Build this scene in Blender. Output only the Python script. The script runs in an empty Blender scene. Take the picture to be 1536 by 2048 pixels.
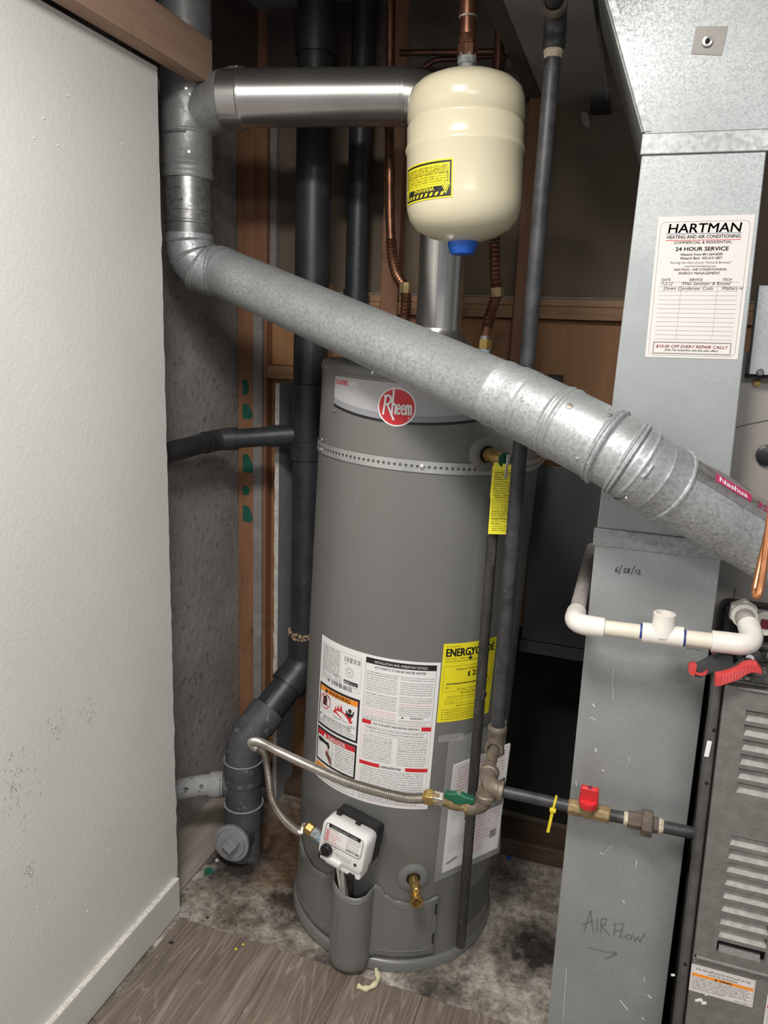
import bpy, bmesh, math, random
from math import sin, cos, tan, pi, radians, degrees, sqrt, atan2
from mathutils import Vector as V, Matrix

SC = bpy.context.scene
COL = SC.collection
random.seed(7)

# ------------------------------------------------------------------ camera
FPX, CX, CY = 1513.0, 768.0, 1024.0
CAM = V((0, 0, 1.46))
_y, _p, _r = radians(18.06), radians(13.07), radians(2.315)
_fh, _rt, _up = V((-sin(_y), cos(_y), 0)), V((cos(_y), sin(_y), 0)), V((0, 0, 1))
FW = _fh * cos(_p) - _up * sin(_p)
_u = _up * cos(_p) + _fh * sin(_p)
RT = _rt * cos(_r) + _u * sin(_r)
UP = _u * cos(_r) - _rt * sin(_r)
cd = bpy.data.cameras.new('camera'); cam = bpy.data.objects.new('camera', cd); COL.objects.link(cam)
cd.sensor_fit = 'VERTICAL'; cd.sensor_height = 36.0; cd.sensor_width = 27.0
cd.lens = FPX / 2048.0 * 36.0; cd.clip_start = 0.02; cd.clip_end = 50
cam.matrix_world = Matrix(((RT.x, UP.x, -FW.x, CAM.x), (RT.y, UP.y, -FW.y, CAM.y), (RT.z, UP.z, -FW.z, CAM.z), (0, 0, 0, 1)))
SC.camera = cam

# ------------------------------------------------------------------ light
W = bpy.data.worlds.new('world'); SC.world = W; W.use_nodes = True
W.node_tree.nodes['Background'].inputs[0].default_value = (0.90, 0.95, 1.0, 1)
W.node_tree.nodes['Background'].inputs[1].default_value = 0.36
SC.view_settings.view_transform = 'Standard'; SC.view_settings.look = 'None'
SC.view_settings.gamma = 1.0; SC.view_settings.use_curve_mapping = False
SC.view_settings.exposure = 0.0
def area(name, loc, target, sx, sy, watts, col):
    d = bpy.data.lights.new(name, 'AREA'); d.shape = 'RECTANGLE'; d.size = sx; d.size_y = sy
    d.energy = watts; d.color = col
    o = bpy.data.objects.new(name, d); COL.objects.link(o); o.location = loc
    o.rotation_euler = (V(target) - V(loc)).to_track_quat('-Z', 'Y').to_euler()
    return o
area('closet_ceiling_lamp', (-0.35, 0.30, 2.24), (-0.35, 0.3001, 0.0), 0.36, 0.36, 35, (1.0, 0.97, 0.92))
area('added_fill_light', (0.75, -1.0, 2.26), (0.75, -0.9, 0.0), 1.0, 0.5, 41, (1.0, 0.975, 0.94))  # added fill light that evens out the exposure, no known fixture

# ------------------------------------------------------------------ pixel <-> place (1536 x 2048 frame of the photograph)
def ray(px, py): return RT * ((px - CX) / FPX) - UP * ((py - CY) / FPX) + FW
def on(px, py, ax, val):
    d = ray(px, py); return CAM + d * ((val - CAM[ax]) / d[ax])
def atz(px, py, z): return CAM + ray(px, py) * z

# ------------------------------------------------------------------ materials
def rgb(c): return (c[0], c[1], c[2], 1)
def _mat(name):
    m = bpy.data.materials.new(name); m.use_nodes = True
    nt = m.node_tree; b = nt.nodes['Principled BSDF']; return m, nt, b
def N(nt, t, **kw):
    n = nt.nodes.new(t)
    for k, v in kw.items():
        if k in n.inputs: n.inputs[k].default_value = v
        else: setattr(n, k, v)
    return n
def coords(nt, stretch=(1, 1, 1)):
    tc = nt.nodes.new('ShaderNodeTexCoord'); mp = nt.nodes.new('ShaderNodeMapping')
    mp.inputs['Scale'].default_value = stretch
    nt.links.new(tc.outputs['Object'], mp.inputs['Vector']); return mp.outputs['Vector']
def ramp(nt, fac, stops):
    r = nt.nodes.new('ShaderNodeValToRGB'); e = r.color_ramp.elements
    while len(e) < len(stops): e.new(0.5)
    for i, (p, c) in enumerate(stops): e[i].position = p; e[i].color = rgb(c)
    nt.links.new(fac, r.inputs['Fac']); return r.outputs['Color']
def mixc(nt, fac, a, b, blend='MIX'):
    m = nt.nodes.new('ShaderNodeMix'); m.data_type = 'RGBA'; m.blend_type = blend
    for s, i in ((fac, 0), (a, 6), (b, 7)):
        if hasattr(s, 'is_linked') or hasattr(s, 'links'): nt.links.new(s, m.inputs[i])
        elif i == 0: m.inputs[0].default_value = s
        else: m.inputs[i].default_value = rgb(s)
    return m.outputs[2]
def noise(nt, vec, scale, detail=4, rough=0.55):
    n = N(nt, 'ShaderNodeTexNoise'); n.inputs['Scale'].default_value = scale; n.inputs['Detail'].default_value = detail
    n.inputs['Roughness'].default_value = rough; nt.links.new(vec, n.inputs['Vector']); return n.outputs['Fac']
def bump(nt, b, fac, strength, dist=0.002):
    n = nt.nodes.new('ShaderNodeBump'); n.inputs['Strength'].default_value = strength; n.inputs['Distance'].default_value = dist
    nt.links.new(fac, n.inputs['Height']); nt.links.new(n.outputs['Normal'], b.inputs['Normal'])
def mat(name, c1, c2=None, rough=0.5, metal=0.0, scale=20, lo=0.35, hi=0.65, bmp=0, bscale=None, stretch=(1, 1, 1), spec=0.5, detail=4, c3=None, s3=60, lo3=0.62, hi3=0.7):
    m, nt, b = _mat(name)
    b.inputs['Roughness'].default_value = rough; b.inputs['Metallic'].default_value = metal
    b.inputs['Specular IOR Level'].default_value = spec
    b.inputs['Base Color'].default_value = rgb(c1); m.diffuse_color = rgb(c1)
    if c2 is not None or bmp or c3 is not None:
        vec = coords(nt, stretch)
        out = None
        if c2 is not None:
            out = ramp(nt, noise(nt, vec, scale, detail), ((lo, c1), (hi, c2)))
        if c3 is not None:
            f = ramp(nt, noise(nt, vec, s3, 3), ((lo3, (0, 0, 0)), (hi3, (1, 1, 1))))
            out = mixc(nt, f, out if out is not None else c1, c3)
        if out is not None: nt.links.new(out, b.inputs['Base Color'])
        if bmp: bump(nt, b, noise(nt, vec, bscale or scale * 2, 3), bmp)
    return m
def galv(name, dark, light, rough, metal=0.75, scale=90, streak=(1, 1, 1), blot=6):
    m, nt, b = _mat(name)
    vec = coords(nt, streak)
    vo = N(nt, 'ShaderNodeTexVoronoi'); vo.inputs['Scale'].default_value = scale; nt.links.new(vec, vo.inputs['Vector'])
    sp = nt.nodes.new('ShaderNodeSeparateColor'); nt.links.new(vo.outputs['Color'], sp.inputs[0])
    n1 = noise(nt, vec, scale * 0.8, 5)
    mm = N(nt, 'ShaderNodeMath', operation='MULTIPLY_ADD'); nt.links.new(sp.outputs[0], mm.inputs[0]); mm.inputs[1].default_value = 0.45
    nt.links.new(n1, mm.inputs[2])
    c = ramp(nt, mm.outputs[0], ((0.40, dark), (0.95, light)))
    c = mixc(nt, ramp(nt, noise(nt, vec, blot, 5), ((0.35, (0, 0, 0)), (0.75, (0.5, 0.5, 0.5)))), c, [x * 0.72 for x in dark])
    nt.links.new(c, b.inputs['Base Color'])
    b.inputs['Metallic'].default_value = metal
    r = ramp(nt, mm.outputs[0], ((0.4, (rough * 1.15,) * 3), (0.9, (rough * 0.85,) * 3))); nt.links.new(r, b.inputs['Roughness'])
    m.diffuse_color = rgb(light); return m
def wood(name, c1, c2, c3, axis=2, scale=5, rough=0.6):
    m, nt, b = _mat(name)
    st = [9, 9, 9]; st[axis] = 0.7
    vec = coords(nt, st)
    n1 = noise(nt, vec, scale, 6, 0.6)
    c = ramp(nt, n1, ((0.3, c1), (0.5, c2), (0.72, c3)))
    vec2 = coords(nt, (1, 1, 1))
    k = ramp(nt, noise(nt, vec2, 7, 2), ((0.66, (0, 0, 0)), (0.76, (1, 1, 1))))
    c = mixc(nt, k, c, [x * 0.45 for x in c1])
    nt.links.new(c, b.inputs['Base Color']); b.inputs['Roughness'].default_value = rough
    bump(nt, b, n1, 0.15); m.diffuse_color = rgb(c2); return m

MT = {}
MT['white_wall'] = mat('painted_drywall', (0.66, 0.645, 0.615), (0.70, 0.685, 0.655), 0.55, scale=3, bmp=0.35, bscale=130)
MT['base_paint'] = mat('baseboard_paint', (0.60, 0.585, 0.555), (0.64, 0.625, 0.60), 0.45, scale=6, c3=(0.35, 0.33, 0.30), s3=35, lo3=0.72, hi3=0.78)
MT['base_dust'] = mat('dusty_baseboard_top', (0.72, 0.69, 0.64), (0.40, 0.37, 0.33), 0.9, scale=160, lo=0.45, hi=0.75)
MT['gypsum'] = mat('gypsum_edge', (0.62, 0.58, 0.54), (0.45, 0.42, 0.40), 0.9, scale=60, bmp=0.5, bscale=120)
MT['drywall_grey'] = mat('grey_drywall_paper', (0.26, 0.27, 0.28), (0.30, 0.31, 0.32), 0.8, scale=8)
MT['hardboard'] = mat('brown_hardboard', (0.155, 0.118, 0.086), (0.19, 0.145, 0.105), 0.8, scale=5, c3=(0.09, 0.065, 0.05), s3=45, lo3=0.72, hi3=0.76)
MT['plywood'] = wood('plywood', (0.26, 0.125, 0.052), (0.33, 0.165, 0.072), (0.40, 0.21, 0.095), axis=2, scale=2.2)
MT['stud'] = wood('fir_stud', (0.21, 0.095, 0.05), (0.27, 0.13, 0.068), (0.32, 0.165, 0.09), axis=2, scale=4)
MT['stud_h'] = wood('fir_block', (0.22, 0.115, 0.055), (0.34, 0.19, 0.095), (0.42, 0.26, 0.14), axis=0, scale=4)
MT['beam'] = wood('fir_beam', (0.33, 0.20, 0.14), (0.40, 0.26, 0.185), (0.46, 0.31, 0.23), axis=1, scale=3)
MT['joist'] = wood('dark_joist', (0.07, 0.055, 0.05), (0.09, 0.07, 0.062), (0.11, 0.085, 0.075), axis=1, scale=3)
MT['pale_strip'] = mat('grey_strip', (0.30, 0.28, 0.26), (0.22, 0.20, 0.19), 0.8, scale=25)
MT['green'] = mat('green_paint', (0.012, 0.13, 0.085), (0.008, 0.09, 0.06), 0.6, scale=30)
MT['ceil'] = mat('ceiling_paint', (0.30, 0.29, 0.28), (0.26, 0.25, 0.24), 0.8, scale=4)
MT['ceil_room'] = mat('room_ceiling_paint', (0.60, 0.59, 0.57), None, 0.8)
MT['abs'] = mat('black_abs', (0.022, 0.024, 0.028), (0.038, 0.040, 0.045), 0.42, scale=14, c3=(0.10, 0.10, 0.10), s3=120, lo3=0.62, hi3=0.85)
MT['abs_dusty'] = mat('dusty_abs', (0.050, 0.052, 0.056), (0.10, 0.10, 0.105), 0.6, scale=16, c3=(0.26, 0.25, 0.24), s3=40, lo3=0.62, hi3=0.8)
MT['abs_grey'] = mat('grey_dust_pipe', (0.25, 0.25, 0.25), (0.36, 0.36, 0.36), 0.8, scale=14, c3=(0.05, 0.045, 0.04), s3=55, lo3=0.62, hi3=0.68)
MT['plug_grey'] = mat('grey_plug', (0.20, 0.20, 0.205), (0.27, 0.27, 0.275), 0.7, scale=18)
MT['sill'] = wood('grimy_sill', (0.045, 0.027, 0.018), (0.085, 0.052, 0.035), (0.13, 0.085, 0.058), axis=0, scale=5)
MT['grey_board'] = wood('grey_board', (0.24, 0.205, 0.175), (0.30, 0.26, 0.225), (0.36, 0.315, 0.275), axis=1, scale=4)
MT['louver'] = mat('dusty_lit_louver', (0.26, 0.245, 0.225), (0.36, 0.34, 0.315), 0.55, 0.1, scale=90)  # dust tone, lightened further to paint in the light on upward-facing sills
MT['speck'] = mat('pale_scuff', (0.66, 0.66, 0.65), (0.48, 0.48, 0.475), 0.7, scale=90)
MT['glue'] = mat('dried_sealant', (0.50, 0.36, 0.22), (0.30, 0.20, 0.12), 0.8, scale=90, bmp=0.8, bscale=120)
MT['copper'] = mat('copper_pipe', (0.30, 0.14, 0.085), (0.16, 0.075, 0.048), 0.36, 0.85, scale=40, c3=(0.10, 0.06, 0.04), s3=60, lo3=0.60, hi3=0.75)
MT['copper_dk'] = mat('tarnished_copper', (0.16, 0.075, 0.05), (0.08, 0.045, 0.035), 0.42, 0.8, scale=40)
MT['copper_bright'] = mat('bright_copper', (0.62, 0.27, 0.13), (0.45, 0.18, 0.09), 0.32, 0.85, scale=60)
MT['solder'] = mat('solder', (0.45, 0.43, 0.40), None, 0.4, 0.8)
MT['brass'] = mat('brass', (0.58, 0.40, 0.14), (0.40, 0.27, 0.10), 0.32, 0.85, scale=60)
MT['brass_old'] = mat('aged_brass', (0.27, 0.20, 0.10), (0.38, 0.28, 0.14), 0.5, 0.6, scale=60, bmp=0.2)
MT['iron'] = mat('black_iron_pipe', (0.030, 0.030, 0.033), (0.058, 0.058, 0.062), 0.48, 0.25, scale=40, c3=(0.16, 0.155, 0.15), s3=110, lo3=0.66, hi3=0.8)
MT['iron_dusty'] = mat('dusty_black_pipe', (0.022, 0.021, 0.020), (0.045, 0.042, 0.039), 0.6, 0.1, scale=60, stretch=(1, 1, 0.3), c3=(0.14, 0.13, 0.12), s3=90, lo3=0.6, hi3=0.8)
MT['malleable'] = mat('malleable_iron', (0.15, 0.12, 0.095), (0.23, 0.19, 0.15), 0.55, 0.45, scale=70, bmp=0.35, c3=(0.30, 0.26, 0.20), s3=60, lo3=0.62, hi3=0.75)
MT['union'] = mat('brown_union', (0.10, 0.078, 0.062), (0.14, 0.11, 0.09), 0.7, 0.2, scale=80, bmp=0.3)
MT['dope'] = mat('pipe_dope', (0.62, 0.55, 0.42), (0.40, 0.33, 0.24), 0.8, scale=120, bmp=0.6)
MT['steel_flex'] = mat('stainless_corrugated', (0.52, 0.48, 0.43), (0.40, 0.37, 0.33), 0.34, 0.85, scale=50)
MT['red'] = mat('red_plastic', (0.62, 0.025, 0.03), (0.52, 0.02, 0.025), 0.4, scale=30)
MT['green_handle'] = mat('green_enamel', (0.008, 0.11, 0.055), (0.006, 0.085, 0.045), 0.45, scale=30)
MT['yellow_tie'] = mat('yellow_nylon', (0.68, 0.56, 0.03), None, 0.4)
MT['yellow'] = mat('yellow_label', (0.82, 0.72, 0.02), None, 0.5)
MT['yellow_tag'] = mat('yellow_tag', (0.80, 0.74, 0.03), None, 0.5)
MT['white_label'] = mat('white_label', (0.78, 0.77, 0.76), None, 0.4)
MT['band_label'] = mat('silver_label', (0.40, 0.40, 0.41), None, 0.35)
MT['band_label2'] = mat('silver_label_dark', (0.27, 0.27, 0.29), None, 0.35)
MT['cream_label'] = mat('cream_sticker', (0.66, 0.625, 0.60), (0.69, 0.65, 0.625), 0.5, scale=5)
MT['ink'] = mat('black_ink', (0.012, 0.012, 0.013), None, 0.5)
MT['ink_grey'] = mat('grey_ink', (0.10, 0.10, 0.10), None, 0.6)
MT['ink_red'] = mat('red_ink', (0.58, 0.02, 0.03), None, 0.45)
MT['ink_light_red'] = mat('light_red_ink', (0.68, 0.16, 0.17), None, 0.5)
MT['ink_orange'] = mat('orange_ink', (0.85, 0.27, 0.02), None, 0.45)
MT['ink_white'] = mat('white_ink', (0.80, 0.80, 0.80), None, 0.4)
MT['ink_blue'] = mat('blue_ink', (0.02, 0.05, 0.22), None, 0.5)
MT['ink_brown'] = mat('brown_ink', (0.16, 0.06, 0.045), None, 0.5)
MT['pipe_print'] = mat('pale_pipe_print', (0.16, 0.16, 0.17), None, 0.6)
MT['pink'] = mat('pink_ink', (0.45, 0.03, 0.12), None, 0.5)
MT['heater'] = mat('grey_enamel', (0.152, 0.150, 0.143), (0.162, 0.160, 0.152), 0.30, scale=3, bmp=0.02, bscale=60)
MT['heater_lt'] = mat('grey_plastic_ring', (0.19, 0.19, 0.185), None, 0.45)
MT['screen'] = None
MT['black'] = mat('black_plastic', (0.012, 0.012, 0.013), None, 0.4)
MT['void'] = mat('dark_hollow', (0.006, 0.006, 0.006), None, 0.9)
MT['white_plastic'] = mat('white_plastic', (0.80, 0.79, 0.77), None, 0.32)
MT['zinc'] = mat('zinc_strap', (0.50, 0.50, 0.49), (0.42, 0.42, 0.41), 0.40, 0.55, scale=30)
MT['screw'] = mat('zinc_screw', (0.55, 0.55, 0.54), None, 0.3, 0.8)
MT['alu'] = mat('bright_aluminium', (0.56, 0.55, 0.53), (0.48, 0.47, 0.45), 0.29, 0.95, scale=8, c3=(0.36, 0.35, 0.33), s3=30, lo3=0.68, hi3=0.72)
MT['flue_metal'] = galv('galvanised_flue', (0.31, 0.33, 0.335), (0.55, 0.575, 0.58), 0.54, 0.66, 240)
MT['riser_metal'] = galv('old_galvanised', (0.22, 0.22, 0.22), (0.42, 0.42, 0.415), 0.38, 0.75, 100)
MT['wye_metal'] = galv('dull_galvanised', (0.24, 0.24, 0.24), (0.33, 0.33, 0.33), 0.55, 0.45, 60)
MT['duct_metal'] = galv('galvanised_duct', (0.35, 0.37, 0.375), (0.445, 0.468, 0.470), 0.50, 0.58, 430)
MT['band_metal'] = galv('galvanised_cleat', (0.30, 0.31, 0.31), (0.46, 0.475, 0.47), 0.45, 0.62, 160)
MT['tape_clear'] = mat('foil_tape_patch', (0.30, 0.28, 0.26), (0.26, 0.245, 0.23), 0.4, 0.2, scale=30)
MT['foil'] = mat('foil_tape', (0.60, 0.57, 0.55), (0.48, 0.45, 0.43), 0.22, 0.9, scale=40, bmp=0.5, bscale=60)
MT['tank'] = mat('cream_enamel', (0.66, 0.60, 0.43), None, 0.22)
MT['blue_cap'] = mat('blue_plastic', (0.012, 0.10, 0.50), None, 0.4)
MT['blue_nipple'] = mat('blue_dope', (0.18, 0.36, 0.55), (0.35, 0.40, 0.42), 0.6, scale=80)
MT['neck'] = mat('doped_thread', (0.45, 0.43, 0.36), (0.12, 0.17, 0.25), 0.6, 0.2, scale=90)
MT['pvc'] = mat('white_pvc', (0.66, 0.63, 0.57), (0.72, 0.69, 0.64), 0.38, scale=25)
MT['pvc_pipe'] = mat('cream_pvc', (0.60, 0.55, 0.45), (0.68, 0.63, 0.53), 0.45, scale=30, c3=(0.25, 0.21, 0.15), s3=80, lo3=0.70, hi3=0.8)
MT['pvc_dirty'] = mat('dusty_pvc', (0.42, 0.385, 0.36), (0.30, 0.27, 0.25), 0.7, scale=45)
MT['primer'] = mat('blue_primer', (0.015, 0.03, 0.20), None, 0.5)
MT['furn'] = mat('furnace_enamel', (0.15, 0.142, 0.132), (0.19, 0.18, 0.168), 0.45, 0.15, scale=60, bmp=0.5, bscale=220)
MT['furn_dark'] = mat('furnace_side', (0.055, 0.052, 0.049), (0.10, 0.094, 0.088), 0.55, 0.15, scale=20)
MT['vest'] = mat('taupe_panel', (0.26, 0.235, 0.215), (0.30, 0.275, 0.25), 0.5, 0.1, scale=4)
MT['dirt'] = mat('dusty_deck', (0.10, 0.095, 0.088), (0.03, 0.028, 0.026), 0.9, scale=60, bmp=0.6, c3=(0.30, 0.28, 0.26), s3=80, lo3=0.62, hi3=0.7)
MT['maroon'] = mat('maroon_plug', (0.16, 0.012, 0.03), None, 0.5)
MT['grip_red'] = mat('red_grip', (0.56, 0.055, 0.055), (0.48, 0.04, 0.04), 0.55, scale=30)
MT['grip_black'] = mat('black_grip', (0.03, 0.032, 0.034), (0.05, 0.052, 0.054), 0.6, scale=40)
MT['steel_dk'] = mat('tool_steel', (0.25, 0.25, 0.25), (0.12, 0.11, 0.10), 0.4, 0.8, scale=40)
MT['dark_sheet'] = mat('dark_sheet', (0.032, 0.034, 0.037), (0.042, 0.044, 0.047), 0.6, scale=4)
MT['wall_shade'] = mat('painted_shade_board', (0.012, 0.011, 0.011), (0.020, 0.018, 0.017), 0.9, scale=6)  # near-black colour paints in the shade low on the back wall
MT['insul'] = mat('yellow_insulation', (0.62, 0.58, 0.32), (0.70, 0.66, 0.45), 0.9, scale=60, bmp=0.6)
MT['paper'] = mat('booklet_paper', (0.74, 0.73, 0.72), None, 0.5)
MT['debris'] = mat('dark_crumb', (0.03, 0.022, 0.018), None, 0.9)
MT['grey_scrap'] = mat('grey_scrap', (0.30, 0.28, 0.27), None, 0.8)

def make_special():
    # clear pouch film
    m, nt, b = _mat('clear_film'); b.inputs['Base Color'].default_value = (0.8, 0.8, 0.8, 1); b.inputs['Roughness'].default_value = 0.15
    b.inputs['Alpha'].default_value = 0.12; MT['film'] = m
    # perforated screen
    m, nt, b = _mat('perforated_screen'); vec = coords(nt)
    br = N(nt, 'ShaderNodeTexVoronoi'); br.inputs['Scale'].default_value = 300; br.inputs['Randomness'].default_value = 0.0; nt.links.new(vec, br.inputs['Vector'])
    c = ramp(nt, br.outputs['Distance'], ((0.30, (0.015, 0.015, 0.015)), (0.42, (0.13, 0.13, 0.125))))
    nt.links.new(c, b.inputs['Base Color']); b.inputs['Roughness'].default_value = 0.5; MT['screen'] = m
    # concrete slab
    m, nt, b = _mat('stained_concrete'); vec = coords(nt)
    base = ramp(nt, noise(nt, vec, 6, 9, 0.68), ((0.34, (0.13, 0.10, 0.078)), (0.45, (0.27, 0.23, 0.19)), (0.55, (0.40, 0.36, 0.315)), (0.68, (0.58, 0.54, 0.485))))
    fine = ramp(nt, noise(nt, vec, 70, 7, 0.75), ((0.34, (0.30, 0.29, 0.28)), (0.52, (1, 1, 1))))
    c = base
    geo = nt.nodes.new('ShaderNodeNewGeometry')
    def spot(x, y, r0, r1, amp, nscale):   # a stain with its own place on the slab
        dn = N(nt, 'ShaderNodeVectorMath', operation='DISTANCE'); nt.links.new(geo.outputs['Position'], dn.inputs[0]); dn.inputs[1].default_value = (x, y, 0)
        ad = N(nt, 'ShaderNodeMath', operation='MULTIPLY_ADD'); nt.links.new(noise(nt, vec, nscale, 7, 0.7), ad.inputs[0]); ad.inputs[1].default_value = amp; nt.links.new(dn.outputs['Value'], ad.inputs[2])
        return ramp(nt, ad.outputs[0], ((r0, (1, 1, 1)), (r1, (0, 0, 0))))
    c = mixc(nt, spot(-0.76, 1.80, 0.28, 0.42, 0.25, 9), c, (0.150, 0.090, 0.052))
    c = mixc(nt, spot(-0.93, 1.66, 0.17, 0.24, 0.22, 14), c, (0.030, 0.023, 0.019))
    c = mixc(nt, spot(-0.70, 1.56, 0.17, 0.24, 0.26, 16), c, (0.045, 0.030, 0.022))
    c = mixc(nt, spot(-0.30, 1.43, 0.13, 0.23, 0.24, 26), c, (0.085, 0.072, 0.062))
    c = mixc(nt, spot(-0.10, 1.62, 0.16, 0.24, 0.24, 18), c, (0.060, 0.045, 0.038))
    c = mixc(nt, spot(-0.56, 1.41, 0.09, 0.16, 0.18, 26), c, (0.075, 0.062, 0.054))
    c = mixc(nt, 0.85, c, fine, 'MULTIPLY')
    c = mixc(nt, 0.8, c, ramp(nt, noise(nt, vec, 22, 6, 0.7), ((0.36, (0.45, 0.43, 0.41)), (0.5, (1, 1, 1)), (0.66, (1.5, 1.5, 1.5)))), 'MULTIPLY')
    nt.links.new(c, b.inputs['Base Color']); b.inputs['Roughness'].default_value = 0.85
    bump(nt, b, noise(nt, vec, 60, 6, 0.7), 0.6, 0.004); MT['slab'] = m
    # foundation wall
    m, nt, b = _mat('foundation_concrete'); vec = coords(nt)
    c = ramp(nt, noise(nt, vec, 3.5, 7, 0.6), ((0.3, (0.24, 0.22, 0.205)), (0.55, (0.33, 0.31, 0.295)), (0.75, (0.41, 0.395, 0.38))))
    pit = ramp(nt, noise(nt, vec, 48, 5, 0.6), ((0.30, (0.45, 0.45, 0.45)), (0.44, (1, 1, 1))))
    c = mixc(nt, 0.8, c, pit, 'MULTIPLY')
    nt.links.new(c, b.inputs['Base Color']); b.inputs['Roughness'].default_value = 0.85
    bump(nt, b, noise(nt, vec, 40, 6, 0.65), 0.7, 0.006); MT['found'] = m
    # vinyl plank
    m, nt, b = _mat('vinyl_plank'); vec0 = coords(nt, (1, 1, 1))
    oi = nt.nodes.new('ShaderNodeObjectInfo'); va = N(nt, 'ShaderNodeVectorMath', operation='MULTIPLY_ADD')
    cv = nt.nodes.new('ShaderNodeCombineXYZ')
    for i in range(3): nt.links.new(oi.outputs['Random'], cv.inputs[i])
    nt.links.new(cv.outputs[0], va.inputs[0]); va.inputs[1].default_value = (13, 17, 5); nt.links.new(vec0, va.inputs[2])
    mp = nt.nodes.new('ShaderNodeMapping'); mp.inputs['Scale'].default_value = (1, 0.14, 1); nt.links.new(va.outputs[0], mp.inputs['Vector'])
    wv = N(nt, 'ShaderNodeTexNoise'); wv.inputs['Scale'].default_value = 7; wv.inputs['Detail'].default_value = 2; wv.inputs['Distortion'].default_value = 0.6
    nt.links.new(mp.outputs[0], wv.inputs['Vector'])
    sn = N(nt, 'ShaderNodeMath', operation='MULTIPLY'); nt.links.new(wv.outputs['Fac'], sn.inputs[0]); sn.inputs[1].default_value = 120
    si = N(nt, 'ShaderNodeMath', operation='SINE'); nt.links.new(sn.outputs[0], si.inputs[0])
    ring = ramp(nt, si.outputs[0], ((0.0, (0.185, 0.150, 0.124)), (0.86, (0.205, 0.168, 0.140)), (0.99, (0.27, 0.230, 0.195))))
    mp2 = nt.nodes.new('ShaderNodeMapping'); mp2.inputs['Scale'].default_value = (1, 0.05, 1); nt.links.new(va.outputs[0], mp2.inputs['Vector'])
    streak = ramp(nt, noise(nt, mp2.outputs[0], 150, 4, 0.6), ((0.35, (0.72, 0.72, 0.72)), (0.62, (1.15, 1.12, 1.1))))
    c = mixc(nt, 0.9, ring, streak, 'MULTIPLY')
    tone = ramp(nt, noise(nt, mp.outputs[0], 5, 3), ((0.3, (0.78, 0.78, 0.78)), (0.7, (1.2, 1.18, 1.15))))
    c = mixc(nt, 0.9, c, tone, 'MULTIPLY')
    knot = ramp(nt, noise(nt, va.outputs[0], 9, 3), ((0.70, (0, 0, 0)), (0.76, (1, 1, 1))))
    c = mixc(nt, knot, c, (0.045, 0.03, 0.024))
    nt.links.new(c, b.inputs['Base Color']); b.inputs['Roughness'].default_value = 0.42
    bump(nt, b, si.outputs[0], 0.06, 0.001); MT['plank'] = m
make_special()

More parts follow.
